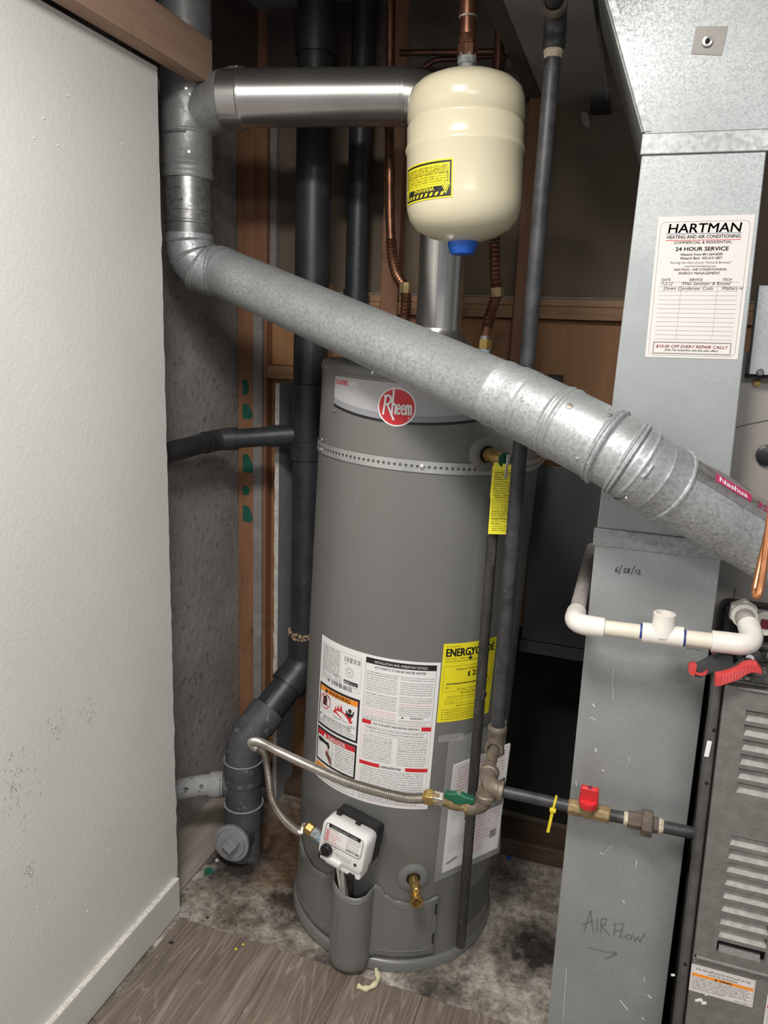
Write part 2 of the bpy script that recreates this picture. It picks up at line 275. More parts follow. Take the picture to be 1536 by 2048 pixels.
# ------------------------------------------------------------------ mesh builder
class MB:
    def __init__(s): s.v = []; s.f = []
    def add(s, vs, fs):
        o = len(s.v); s.v += [V(p) for p in vs]; s.f += [tuple(i + o for i in f) for f in fs]; return s
    def box(s, a, b):
        x0, y0, z0 = a; x1, y1, z1 = b
        return s.add([(x0, y0, z0), (x1, y0, z0), (x1, y1, z0), (x0, y1, z0), (x0, y0, z1), (x1, y0, z1), (x1, y1, z1), (x0, y1, z1)],
                     [(0, 3, 2, 1), (4, 5, 6, 7), (0, 1, 5, 4), (1, 2, 6, 5), (2, 3, 7, 6), (3, 0, 4, 7)])
    def hexa(s, p):  # 8 corners, bottom ring then top ring
        return s.add(p, [(0, 3, 2, 1), (4, 5, 6, 7), (0, 1, 5, 4), (1, 2, 6, 5), (2, 3, 7, 6), (3, 0, 4, 7)])
    def obox(s, c, ax, h):
        c = V(c); X, Y, Z = [V(a).normalized() * k for a, k in zip(ax, h)]
        return s.hexa([c - X - Y - Z, c + X - Y - Z, c + X + Y - Z, c - X + Y - Z, c - X - Y + Z, c + X - Y + Z, c + X + Y + Z, c - X + Y + Z])
    def tube(s, path, r, n=20, caps=True, closed=False):
        P = [V(p) for p in path]; m = len(P)
        R = r if isinstance(r, (list, tuple)) else [r] * m
        T = []
        for i in range(m):
            d = P[min(i + 1, m - 1)] - P[max(i - 1, 0)]
            if d.length < 1e-9: d = T[-1] if T else V((0, 0, 1))
            T.append(d.normalized())
        up = V((0, 0, 1)) if abs(T[0].z) < 0.9 else V((1, 0, 0))
        X = (up - T[0] * up.dot(T[0])).normalized(); o = len(s.v)
        for i in range(m):
            X = (X - T[i] * X.dot(T[i])).normalized(); Y = T[i].cross(X)
            for k in range(n):
                a = 2 * pi * k / n; s.v.append(P[i] + (X * cos(a) + Y * sin(a)) * R[i])
        for i in range(m - 1):
            for k in range(n):
                k2 = (k + 1) % n; s.f.append((o + i * n + k, o + i * n + k2, o + (i + 1) * n + k2, o + (i + 1) * n + k))
        if caps:
            s.f.append(tuple(o + k for k in range(n - 1, -1, -1))); s.f.append(tuple(o + (m - 1) * n + k for k in range(n)))
        return s
    def rev(s, A, d, prof, n=24, caps=True):  # revolve (dist, radius) along d from A
        A = V(A); d = V(d).normalized()
        up = V((0, 0, 1)) if abs(d.z) < 0.9 else V((1, 0, 0))
        X = (up - d * up.dot(d)).normalized(); Y = d.cross(X); o = len(s.v); m = len(prof)
        for t, r in prof:
            for k in range(n):
                a = 2 * pi * k / n; s.v.append(A + d * t + (X * cos(a) + Y * sin(a)) * r)
        for i in range(m - 1):
            for k in range(n):
                k2 = (k + 1) % n; s.f.append((o + i * n + k, o + i * n + k2, o + (i + 1) * n + k2, o + (i + 1) * n + k))
        if caps:
            s.f.append(tuple(o + k for k in range(n - 1, -1, -1))); s.f.append(tuple(o + (m - 1) * n + k for k in range(n)))
        return s
    def prism(s, pts, ext):  # polygon of 3d points extruded by ext
        n = len(pts); ext = V(ext); p = [V(q) for q in pts]
        return s.add(p + [q + ext for q in p], [tuple(range(n - 1, -1, -1)), tuple(range(n, 2 * n))] + [(i, (i + 1) % n, (i + 1) % n + n, i + n) for i in range(n)])
    def build(s, name, m, parent=None, smooth=38, bevel=0, local=False, seg=2):
        me = bpy.data.meshes.new(name)
        vs = s.v
        off = V((0, 0, 0))
        if parent is None:
            xs = [p.x for p in vs]; ys = [p.y for p in vs]; zs = [p.z for p in vs]
            off = V(((min(xs) + max(xs)) / 2, (min(ys) + max(ys)) / 2, min(zs)))
            vs = [p - off for p in vs]
        elif not local:
            inv = WORLD[parent.name].inverted(); vs = [inv @ p for p in vs]
        me.from_pydata([tuple(p) for p in vs], [], s.f)
        me.materials.append(MT[m] if isinstance(m, str) else m)
        bm = bmesh.new(); bm.from_mesh(me); bmesh.ops.recalc_face_normals(bm, faces=bm.faces); bm.to_mesh(me); bm.free()
        if smooth:
            me.polygons.foreach_set('use_smooth', [True] * len(me.polygons)); me.set_sharp_from_angle(angle=radians(smooth))
        o = bpy.data.objects.new(name, me); COL.objects.link(o); o.location = off
        if parent is not None:
            o.parent = parent; WORLD[o.name] = WORLD[parent.name].copy()
        else: WORLD[o.name] = Matrix.Translation(off)
        if bevel:
            md = o.modifiers.new('bevel', 'BEVEL'); md.width = bevel; md.segments = seg; md.limit_method = 'ANGLE'; md.angle_limit = radians(40)
            md.harden_normals = False
        return o
WORLD = {}
def tag(o, label, cat, group=None):
    o['label'] = label; o['category'] = cat
    if group: o['group'] = group
    return o
def struct(o): o['kind'] = 'structure'; return o
def thing(name, loc, label, cat, mw=None, group=None):
    o = bpy.data.objects.new(name, None); o.empty_display_size = 0.05; COL.objects.link(o)
    M_ = mw if mw is not None else Matrix.Translation(V(loc)); o.matrix_world = M_; WORLD[o.name] = M_.copy()
    return tag(o, label, cat, group)
def share(src, name, parent, mw):   # a further copy of a small part, mesh shared
    o = bpy.data.objects.new(name, src.data); COL.objects.link(o); o.parent = parent; o.matrix_local = mw; return o
def catmull(pts, per=12):
    P = [V(p) for p in pts]; P = [P[0] * 2 - P[1]] + P + [P[-1] * 2 - P[-2]]; out = []
    for i in range(1, len(P) - 2):
        a, b, c, d = P[i - 1:i + 3]
        for k in range(per):
            t = k / per; out.append(0.5 * ((2 * b) + (c - a) * t + (2 * a - 5 * b + 4 * c - d) * t * t + (3 * b - a - 3 * c + d) * t ** 3))
    out.append(P[-2]); return out
def resample(pts, step):
    L = [0]
    for a, b in zip(pts, pts[1:]): L.append(L[-1] + (b - a).length)
    n = max(2, int(L[-1] / step)); out = []; j = 0
    for i in range(n + 1):
        s = L[-1] * i / n
        while j < len(L) - 2 and L[j + 1] < s: j += 1
        t = (s - L[j]) / max(1e-9, L[j + 1] - L[j]); out.append(pts[j].lerp(pts[j + 1], t))
    return out
def corrug(path, r0, r1, pitch):
    p = resample(path, pitch / 4); rr = [(r0, (r0 + r1) / 2, r1, (r0 + r1) / 2)[i % 4] for i in range(len(p))]; return p, rr
def arc(A, c, B, n=8):   # quadratic bend through corner c
    A, c, B = V(A), V(c), V(B)
    return [A * (1 - t) ** 2 + c * 2 * t * (1 - t) + B * t * t for t in [i / n for i in range(n + 1)]]

# ------------------------------------------------------------------ print on surfaces
_tc = {}
def text_mesh(s, res=1, bold=0.0, shear=0.0):
    k = (s, res, bold, shear)
    if k not in _tc:
        cu = bpy.data.curves.new('t', 'FONT'); cu.body = s; cu.size = 1; cu.resolution_u = res; cu.offset = bold; cu.shear = shear
        ob = bpy.data.objects.new('t', cu); me = bpy.data.meshes.new_from_object(ob)
        vs = [(v.co.x, v.co.y) for v in me.vertices]; fs = [tuple(p.vertices) for p in me.polygons]
        bpy.data.objects.remove(ob); bpy.data.curves.remove(cu); bpy.data.meshes.remove(me)
        _tc[k] = (vs, fs, max([v[0] for v in vs], default=0.0))
    return _tc[k]
class Flat:
    def __init__(s, O, U, Vv, Nn=None):
        s.O, s.U, s.V = V(O), V(U), V(Vv); s.N = V(Nn) if Nn is not None else s.U.cross(s.V).normalized()
        s.step = 10
    def __call__(s, u, v, off): return s.O + s.U * u + s.V * v + s.N * off
class Cyl:   # u along the circumference, v along the axis; local or world frame
    def __init__(s, R, phi0, z0, O=(0, 0, 0), X=(1, 0, 0), Y=(0, 1, 0), Z=(0, 0, 1), flip=1):
        s.R, s.p, s.z = R, radians(phi0), z0; s.O, s.X, s.Y, s.Z = V(O), V(X), V(Y), V(Z); s.step = 0.012; s.flip = flip
    def __call__(s, u, v, off):
        a = s.p + s.flip * u / s.R; r = s.R + off
        return s.O + s.X * (r * cos(a)) + s.Y * (r * sin(a)) + s.Z * (s.z + v)
class Print:
    def __init__(s, surf, base=0.0006, xf=None): s.S = surf; s.L = {}; s.base = base; s.k = 0; s.xf = xf or (lambda u, v: (u, v))
    def _m(s, col): return s.L.setdefault(col, MB())
    def _pt(s, u, v, off):
        u, v = s.xf(u, v); return s.S(u, v, off)
    def grid(s, u0, v0, u1, v1, col, off=None, fn=None, nv=1):
        off = s.base if off is None else off
        n = max(1, int(abs(u1 - u0) / s.S.step) + 1); vs = []; fs = []
        for j in range(nv + 1):
            for i in range(n + 1): vs.append(s._pt(u0 + (u1 - u0) * i / n, v0 + (v1 - v0) * j / nv, off))
        for j in range(nv):
            for i in range(n): a = j * (n + 1) + i; fs.append((a, a + 1, a + n + 2, a + n + 1))
        s._m(col).add(vs, fs)
    rect = grid
    def frame(s, u0, v0, u1, v1, w, col, off=None):
        s.grid(u0, v0, u1, v0 + w, col, off); s.grid(u0, v1 - w, u1, v1, col, off); s.grid(u0, v0 + w, u0 + w, v1 - w, col, off); s.grid(u1 - w, v0 + w, u1, v1 - w, col, off)
    def poly(s, pts, col, off=None):
        off = s.base if off is None else off
        s._m(col).add([s._pt(u, v, off) for u, v in pts], [tuple(range(len(pts)))])
    def disc(s, u, v, r, col, off=None, n=28, ry=None):
        s.poly([(u + r * cos(2 * pi * i / n), v + (ry or r) * sin(2 * pi * i / n)) for i in range(n)], col, off)
    def ring(s, u, v, r0, r1, col, off=None, n=28):
        off = s.base if off is None else off; vs = []; fs = []
        for i in range(n):
            a = 2 * pi * i / n; vs += [s._pt(u + r0 * cos(a), v + r0 * sin(a), off), s._pt(u + r1 * cos(a), v + r1 * sin(a), off)]
        for i in range(n): j = (i + 1) % n; fs.append((2 * i, 2 * i + 1, 2 * j + 1, 2 * j))
        s._m(col).add(vs, fs)
    def line(s, pts, w, col, off=None):
        off = s.base if off is None else off
        for (a, b), (c, d) in zip(pts, pts[1:]):
            dx, dy = c - a, d - b; l = sqrt(dx * dx + dy * dy) or 1; nx, ny = -dy / l * w / 2, dx / l * w / 2
            ex, ey = dx / l * w * 0.3, dy / l * w * 0.3
            s._m(col).add([s._pt(a + nx - ex, b + ny - ey, off), s._pt(a - nx - ex, b - ny - ey, off), s._pt(c - nx + ex, d - ny + ey, off), s._pt(c + nx + ex, d + ny + ey, off)], [(0, 1, 2, 3)])
    def text(s, t, u, v, size, col, align='L', bold=0.0, xs=1.0, width=None, res=1, shear=0.0, off=None, rot=False):
        vs, fs, w = text_mesh(t, res, 0.0, shear)
        if not vs: return
        k = xs * size
        if width: k = width / max(w, 1e-6)
        o = {'L': 0, 'C': -w * k / 2, 'R': -w * k}[align]; off = s.base + 0.0002 if off is None else off
        g = -1 if rot else 1
        e = bold * size * 0.75
        for dx, dy in (((0, 0),) if bold <= 0 else ((-e, 0), (e, 0)) if size < 0.0075 else ((-e, -e * .6), (e, -e * .6), (-e, e * .6), (e, e * .6))):
            s._m(col).add([s._pt(u + g * (o + x * k + dx), v + g * (y * size + dy), off) for x, y in vs], fs)
    def para(s, u, v, w, n, lh, col, src, size=None, just=True, fill=0.97, bold=0.0):
        words = src.split(); size = size or lh * 0.78; i = s.k
        for r in range(n):
            ln = ''
            while True:
                nx = (ln + ' ' + words[i % len(words)]).strip()
                if text_mesh(nx, 1)[2] * size > w and ln: break
                ln = nx; i += 1
            last = (r == n - 1)
            s.text(ln, u, v - r * lh - size * 0.75, size, col, bold=bold, width=(w * fill if just and not last else None))
        s.k = i
    def done(s, parent, local, names=None):
        out = []
        for c, m in s.L.items():
            if m.v: out.append(m.build('print_' + c.replace('ink_', '') if c.startswith('ink') else 'print_' + c, c, parent, smooth=0, local=local))
        for o in out: o['kind'] = 'stuff'
        return out
def patch(surf, u0, v0, u1, v1, th, nv=1, xf=None):   # thin sheet with thickness
    m = MB(); n = max(1, int(abs(u1 - u0) / surf.step) + 1); xf = xf or (lambda u, v: (u, v))
    for off in (0.0, th):
        for j in range(nv + 1):
            for i in range(n + 1): m.v.append(surf(*xf(u0 + (u1 - u0) * i / n, v0 + (v1 - v0) * j / nv), off))
    k = (n + 1) * (nv + 1)
    for j in range(nv):
        for i in range(n):
            a = j * (n + 1) + i; m.f.append((a, a + 1, a + n + 2, a + n + 1)); m.f.append((k + a, k + a + n + 1, k + a + n + 2, k + a + 1))
    b = [i for i in range(n + 1)] + [j * (n + 1) + n for j in range(1, nv + 1)] + [nv * (n + 1) + i for i in range(n - 1, -1, -1)] + [j * (n + 1) for j in range(nv - 1, 0, -1)]
    for i in range(len(b)): p, q = b[i], b[(i + 1) % len(b)]; m.f.append((p, q, q + k, p + k))
    return m
# ================================================================== the setting
floor = struct(MB().box((-1.30, -1.2, -0.08), (1.7, 2.3, 0.0)).build('floor', 'slab', smooth=0))
PX = [-0.957, -0.856, -0.676, -0.496, -0.316, -0.136, 0.044, 0.165]
for i in range(len(PX) - 1):
    a, b = PX[i] + 0.0006, PX[i + 1] - 0.0006
    cut = (0.62, 1.05, 0.48, 0.86, 0.30, 0.7, 0.5)[i]
    far = 1.404 - 0.0022 * i if i < 6 else 1.39
    for (y0, y1) in ((-1.2, cut - 0.0006), (cut + 0.0006, far)):
        m = MB(); n = 14
        if y1 > 1.2:   # torn, slightly wavy cut edge
            pts = [(a, y0, 0.0), (b, y0, 0.0)] + [(b + (a - b) * k / n, y1 + random.uniform(-0.002, 0.002), 0.0) for k in range(n + 1)]
            m.prism(pts, (0, 0, 0.006))
        else: m.box((a, y0, 0), (b, y1, 0.006))
        m.build('vinyl_plank', 'plank', floor, smooth=0)
tr = struct(MB().box((-1.15, 0.9, 0.0), (-1.009, 2.03, 0.010)).build('trim_1', 'grey_board', smooth=0, bevel=0.002))

# partition wall with a rough cut gypsum end, and its baseboard
XW = -0.983
wl = struct(MB().box((-1.085, -1.2, 0.0), (-0.996, 1.425, 1.965)).build('wall_left', 'gypsum', smooth=0))
m = MB(); n = 90; zs = [1.966 * k / n for k in range(n + 1)]
ed = [1.436 + random.uniform(-0.0018, 0.0012) + (0.004 if random.random() < 0.06 else 0) for _ in zs]
for off, xx in ((0, XW), (1, XW - 0.0127)):
    for k, z in enumerate(zs): m.v.append(V((xx, ed[k] + (0.002 if off else 0) * random.uniform(-1, 1), z)))
q = n + 1
m.f += [(k, k + 1, q + k + 1, q + k) for k in range(n)]
m.v += [V((XW, -1.2, 0)), V((XW, -1.2, 1.966)), V((XW - 0.0127, -1.2, 0)), V((XW - 0.0127, -1.2, 1.966))]
e = 2 * q
m.f += [tuple([e, e + 1] + list(range(n, -1, -1))), tuple([e + 2, e + 3] + list(range(q + n, q - 1, -1))), (e, e + 2, e + 3, e + 1), (e, 0, q, e + 2), (e + 1, n, q + n, e + 3)]
m.build('drywall_sheet', 'white_wall', wl, smooth=0)
for (px, py) in ((87, 237), (136, 191), (245, 288), (116, 291), (305, 345), (313, 307), (68, 276), (75, 1815), (100, 1805), (292, 360), (175, 1822), (215, 1701)):
    p = on(px, py, 0, XW)
    MB().rev(p, (1, 0, 0), [(0, 0.0022), (0.0008, 0.0017), (0.0013, 0.0004)], 8).build('paint_nib', 'white_wall', wl)
for (px, py, s) in ((28, 1545, 0.016), (45, 1570, 0.02), (20, 1585, 0.012), (180, 1420, 0.012), (110, 1455, 0.01), (60, 1740, 0.006)):
    P = Print(Flat(on(px, py, 0, XW), (0, 1, 0), (0, 0, 1), (1, 0, 0)), 0.0003)
    for k in range(16):
        u, w = random.gauss(0, s), random.gauss(0, s * 1.6); P.line([(u, w), (u + random.uniform(-.004, .004), w - random.uniform(.001, .008))], 0.0007, 'ink_grey')
    for o in P.done(wl, False): o.name = 'scuff_mark'
bb = struct(MB().box((XW, -1.2, 0.004), (XW + 0.013, 1.424, 0.101)).build('baseboard_left', 'base_paint', smooth=0, bevel=0.002))
MB().box((XW + 0.0002, -1.2, 0.1005), (XW + 0.0128, 1.423, 0.1022)).build('dusty_top', 'base_dust', bb, smooth=0)
bm_ = MB().box((-0.979, -1.2, 1.972), (-0.941, 1.578, 2.058)).build('ceiling_plate', 'beam', bevel=0.002)
tag(bm_, 'reddish fir two-by-four lying along the top of the white wall', 'beam')

wf = struct(MB().box((-1.30, -1.2, 0), (-1.15, 2.12, 2.45)).build('wall_far_left', 'found', smooth=0))
wb = struct(MB().box((-1.30, 2.095, 0), (1.7, 2.2, 2.45)).build('wall_back', 'hardboard', smooth=0))
def wpart(name, m_, x0, x1, z0, z1, y0, y1=2.095, bev=0.002):
    return MB().box((x0, y0, z0), (x1, y1, z1)).build(name, m_, wb, smooth=0, bevel=bev)
wpart('stud', 'stud', -1.148, -1.094, 0.04, 2.3, 2.05)
wpart('grey_strip', 'pale_strip', -1.0935, -1.064, 0.04, 1.62, 2.043)
wpart('stud', 'stud', -1.0935, -1.055, 1.62, 2.3, 2.05)
wpart('stud', 'stud', -1.0635, -1.053, 0.04, 1.62, 2.05)
wpart('pale_edge', 'pale_strip', -1.0545, -1.034, 1.601, 2.3, 2.07)
wpart('plywood_panel', 'plywood', -1.0525, -0.86, 0.04, 1.324, 2.085)
wpart('block', 'stud_h', -1.0525, -0.86, 1.325, 1.363, 2.052)
wpart('plywood_panel', 'plywood', -1.0525, -0.86, 1.364, 1.60, 2.085)
wpart('stud', 'stud', -0.705, -0.655, 0.04, 2.3, 2.05)
wpart('stud', 'stud', -0.335, -0.297, 0.04, 2.3, 2.05)
for x0, x1 in ((-0.859, -0.706), (-0.654, -0.336), (-0.296, 0.30)):
    wpart('plywood_panel', 'plywood', x0, x1, 0.66, 1.519, 2.08)
    b_ = wpart('block', 'stud_h', x0, x1, 1.52, 1.552, 2.052)
    wpart('block', 'stud_h', x0, x1, 1.5525, 1.572, 2.060)
    wpart('pale_edge', 'pale_strip', x0, x1, 1.5722, 1.576, 2.058, bev=0)
wpart('block', 'stud_h', -0.296, 0.30, 1.075, 1.113, 2.052)
wpart('shade_board', 'wall_shade', -0.859, 0.30, 0.06, 0.659, 2.085)  # dark board standing in for the shaded hollow behind the heater
wpart('sill_plate', 'sill', -1.053, 0.6, 0.0, 0.038, 1.985, 2.09)
wpart('sill_plate', 'sill', -0.30, 0.6, 0.0, 0.052, 1.955, 1.984)
# green paint daubs on the left stud
for z0, z1, w, s in ((1.27, 1.315, 0.020, 0), (1.20, 1.245, 0.034, 1), (1.035, 1.09, 0.037, 1), (0.965, 0.99, 0.024, 0), (0.88, 0.93, 0.034, 1), (1.115, 1.14, 0.03, 1)):
    pts = []
    for k in range(10): t = k / 9; pts.append((-1.1315 + w * (0.75 + 0.25 * sin(3 * t + s)) * (1 if 0.1 < t < 0.9 else 0.8), 2.0493, z0 + (z1 - z0) * t + random.uniform(-.003, .003)))
    pts = [(-1.1315, 2.0493, z0)] + pts + [(-1.1315, 2.0493, z1)]
    MB().prism(pts, (0, -0.0006, 0)).build('paint_daub', 'green', wb, smooth=0)
# stencilled 10 on the back panel
P = Print(Flat(on(1236, 541, 1, 2.0945), (1, 0, 0), (0, 0, 1), (0, -1, 0)), 0.0004)
P.text('10', 0, 0, 0.022, 'ink_brown'); P.done(wb, False)

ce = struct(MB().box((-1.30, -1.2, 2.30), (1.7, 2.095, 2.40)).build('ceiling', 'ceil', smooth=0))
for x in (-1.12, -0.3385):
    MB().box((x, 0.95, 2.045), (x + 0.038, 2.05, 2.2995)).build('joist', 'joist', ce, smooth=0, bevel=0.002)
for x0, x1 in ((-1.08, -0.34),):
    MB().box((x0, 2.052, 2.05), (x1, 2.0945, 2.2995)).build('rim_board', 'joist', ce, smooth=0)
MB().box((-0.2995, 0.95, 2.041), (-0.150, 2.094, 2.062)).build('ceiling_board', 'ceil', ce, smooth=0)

# loose boards standing against the back wall
o = MB().box((-0.962, 1.93, 0.0), (-0.950, 2.05, 1.322)).build('drywall_offcut', 'drywall_grey', smooth=0)
tag(o, 'narrow grey drywall offcut standing on edge behind the black stack', 'drywall')
mm = MB(); n = 60; last = None
for k in range(n + 1):
    z = 1.32 * k / n; w = random.uniform(-0.0016, 0.0016)
    mm.v += [V((-0.9628 + w, 1.9292, z + 0.001)), V((-0.9497, 1.9292, z + 0.001))]
    if k: a = 2 * (k - 1); mm.f.append((a, a + 1, a + 3, a + 2))
mm.build('torn_white_edge', 'gypsum', o, smooth=0)
t = thing('metal_sheet', (-0.1, 1.8, 0.705), 'dark charcoal sheet panel between the grey heater and the duct', 'panel')
MB().box((-0.213, 1.80, 0.735), (0.16, 1.815, 1.177)).build('sheet', 'dark_sheet', t, smooth=0, bevel=0.002)
MB().box((-0.216, 1.796, 0.703), (0.16, 1.818, 0.734)).build('bottom_rail', 'dark_sheet', t, smooth=0, bevel=0.002)

# ================================================================== water heater
B0, B1 = V((-.486, 1.688, 0)), V((-.446, 1.700, 1.4))
HZ = (B1 - B0).normalized(); HX = V((0, 1, 0)).cross(HZ).normalized(); HY = HZ.cross(HX)
HM = Matrix(((HX.x, HY.x, HZ.x, B0.x), (HX.y, HY.y, HZ.y, B0.y), (HX.z, HY.z, HZ.z, B0.z), (0, 0, 0, 1)))
R = 0.255
wh = thing('water_heater', B0, 'tall grey cylindrical gas water heater with red round logo', 'water heater', HM)
def hw(phi, z, r=R): return HM @ V((r * cos(radians(phi)), r * sin(radians(phi)), z))
def hl(phi, z, r=R): return V((r * cos(radians(phi)), r * sin(radians(phi)), z))
def tri(phi): a = radians(phi); return V((cos(a), sin(a), 0)), V((-sin(a), cos(a), 0))
L = dict(parent=wh, local=True)
MB().rev((0, 0, 0), (0, 0, 1), [(0.030, R), (0.4, R), (0.8, R), (1.2, R), (1.378, R)], 128, caps=False).build('jacket', 'heater', **L)
MB().rev((0, 0, 0), (0, 0, 1), [(1.3765, R + .0003), (1.378, R + .0022), (1.392, R + .0022), (1.399, R - .003), (1.402, R - .012), (1.4025, R - .03), (1.407, 0.11), (1.408, 0.01)], 128).build('top_cap', 'heater', **L)
MB().rev((0, 0, 0), (0, 0, 1), [(0.001, R + .006), (0.004, R + .009), (0.022, R + .0075), (0.027, R + .004), (0.030, R - .002)], 128).build('base_ring', 'heater', **L)
# front cover with the round pipe-like bulge
def cov_top(ph):
    pts = [(-146, .235), (-141, .212), (-134, .198), (-124, .192), (-114, .200), (-109, .212), (-107, .238), (-105, .247), (-101.5, .234), (-96, .222), (-90, .219), (-86.5, .222), (-84.8, .230), (-83.4, .233), (-81.5, .229), (-78, .208), (-72, .195), (-64, .189), (-56, .193), (-50, .201)]
    for (a, za), (b, zb) in zip(pts, pts[1:]):
        if a <= ph <= b:
            s = (ph - a) / (b - a); s = s * s * (3 - 2 * s); return za + (zb - za) * s
    return .2
def cov_r(ph):
    c, hw_ = -94.8, 10.6; d = (ph - c) / hw_
    b = 0.051 * sqrt(max(0, 1 - d * d)) if abs(d) < 1 else 0
    e = 0.006 * math.exp(-((abs(d) - 1) / 0.18) ** 2)
    return R + 0.0045 + max(b, e * 0.6)
mm = MB(); ph0, ph1 = -146, -50; nph = 150; nz = 14
for i in range(nph + 1):
    ph = ph0 + (ph1 - ph0) * i / nph; zt = cov_top(ph)
    bul = cov_r(ph) - R - 0.0045
    for j in range(nz + 1):
        s = j / nz; z = 0.034 + (zt - 0.034) * s; z -= 0.026 * min(1, bul / 0.02) * (1 - s)
        rr = R + 0.0045 + bul
        if j == 0: rr -= 0.003 + (0.004 if bul > 0.012 else 0)
        mm.v.append(hl(ph, z, rr))
for i in range(nph):
    for j in range(nz):
        a = i * (nz + 1) + j; mm.f.append((a, a + nz + 1, a + nz + 2, a + 1))
cv = mm.build('front_cover', 'heater', smooth=50, **L)
md = cv.modifiers.new('thickness', 'SOLIDIFY'); md.thickness = 0.002; md.offset = -1
# embossed outlines on the cover
def emb(ph, z, d=0.0006): return hl(ph, z, cov_r(ph) + d)
def emboss(pts, r=0.0014):
    MB().tube([emb(p, z) for p, z in pts], r, 8).build('emboss_line', 'heater', cv, local=True)
emboss([(-81.5 + i * 0.9, cov_top(-81.5 + i * .9) - 0.017) for i in range(32)] + [(-53.2, .175), (-53.2, .12), (-53.2, .065), (-55, .058)] + [(-57 - i * 1.5, .057) for i in range(18)])
emboss([(-143 + i * 0.9, cov_top(-143 + i * .9) - 0.016) for i in range(33)])
emboss([(-142 + i * 1.5, .058) for i in range(21)])
emboss([(-104 + i * 0.9, cov_top(-104 + i * .9) - 0.014) for i in range(21)], 0.0012)
g = MB().tube([emb(-98.5, z, 0.0008) for z in (.190, .15, .1, .06, .038)], 0.0022, 8).build('groove', 'heater', cv, local=True)
for z in (0.166, 0.085):
    MB().obox(hl(-51.2, z, R + .0052), (tri(-51.2)[0], tri(-51.2)[1], (0, 0, 1)), (.0016, .0016, .014)).build('latch_slot', 'void', cv, local=True)
mm = MB(); mm.tube([hl(-49.2, z, R + .001) for z in (.03, .1, .2, .215)], 0.0022, 8).build('seam', 'heater', **L)
# air intake screen low on the right
mm = patch(Cyl(R, -33, .075), 0, 0, .125, .105, 0.001, nv=6); mm.build('intake_screen', 'screen', **L)
mm = patch(Cyl(R, -10, .075), 0, 0, .125, .105, 0.001, nv=6); mm.build('intake_screen', 'screen', **L)
for ph, z in ((-141, 1.385), (-104, 1.385), (-70, 1.385), (-36, 1.385), (-128, 1.297)):
    n_, t_ = tri(ph); MB().rev(hl(ph, z, R + .002), n_, [(0, .0035), (.0015, .0033), (.0022, .0015)], 10).build('screw', 'screw', **L)
# draft hood on top
MB().rev((0, 0, 0), (0, 0, 1), [(1.43, .088), (1.437, .088), (1.472, .058), (1.482, .056), (1.482, .045)], 48).build('draft_hood', 'alu', **L)
for a in (20, 110, 200, 290):
    MB().obox(hl(a, 1.42, .08), (tri(a)[0], tri(a)[1], (0, 0, 1)), (.002, .008, .016)).build('hood_leg', 'alu', **L)

# --- brand band
S = Cyl(R, -91.0, 1.32)
bl = patch(S, -0.172, -0.008, 0.190, 0.049, 0.0005, nv=2).build('brand_band', 'band_label', **L)
P = Print(S, 0.0007)
def wavy(u): return -0.008 - 0.021 * (1 - (abs(u) / 0.19) ** 2)
nn = 40; us = [-0.172 + 0.362 * i / nn for i in range(nn + 1)]
for a, b in zip(us, us[1:]):
    P._m('band_label').add([S(a, -0.008, .0005), S(b, -0.008, .0005), S(b, wavy(b), .0005), S(a, wavy(a), .0005)], [(0, 1, 2, 3)])
    P._m('band_label2').add([S(a, wavy(a) + .016, .0007), S(b, wavy(b) + .016, .0007), S(b, wavy(b) + .0035, .0007), S(a, wavy(a) + .0035, .0007)], [(0, 1, 2, 3)])
    P._m('ink').add([S(a, wavy(a) + .0035, .0009), S(b, wavy(b) + .0035, .0009), S(b, wavy(b) - .002, .0009), S(a, wavy(a) - .002, .0009)], [(0, 1, 2, 3)])
P.text('CLASSIC', -0.167, 0.0335, 0.0130, 'ink_red', xs=0.92, bold=0.03, res=3)
P.text('SERIES', -0.121, 0.034, 0.0125, 'ink_white', xs=0.8, res=3)
P.done(bl, True)
lg = patch(Cyl(R, -91.2, 1.322), -0.001, -0.001, .001, .001, .0009)
mm = MB(); S2 = Cyl(R, -91.2, 1.322)
mm.v.append(S2(0, 0, .0013))
for i in range(48): mm.v.append(S2(.0405 * cos(2 * pi * i / 48), .0385 * sin(2 * pi * i / 48), .0013))
mm.f += [(0, 1 + i, 1 + (i + 1) % 48) for i in range(48)]
for i in range(48): mm.v.append(S2(.0405 * cos(2 * pi * i / 48), .0385 * sin(2 * pi * i / 48), .0))
mm.f += [(1 + i, 49 + i, 49 + (i + 1) % 48, 1 + (i + 1) % 48) for i in range(48)]
lo = mm.build('round_logo', 'ink_white', smooth=30, **L)
P = Print(S2, 0.0018)
cc = MB(); cc.v.append(S2(0, 0, .0017)); cc.v += [S2(.0372 * cos(2 * pi * i / 48), .0355 * sin(2 * pi * i / 48), .0017) for i in range(48)]
cc.f += [(0, 1 + i, 1 + (i + 1) % 48) for i in range(48)]; P.L['ink_red'] = cc
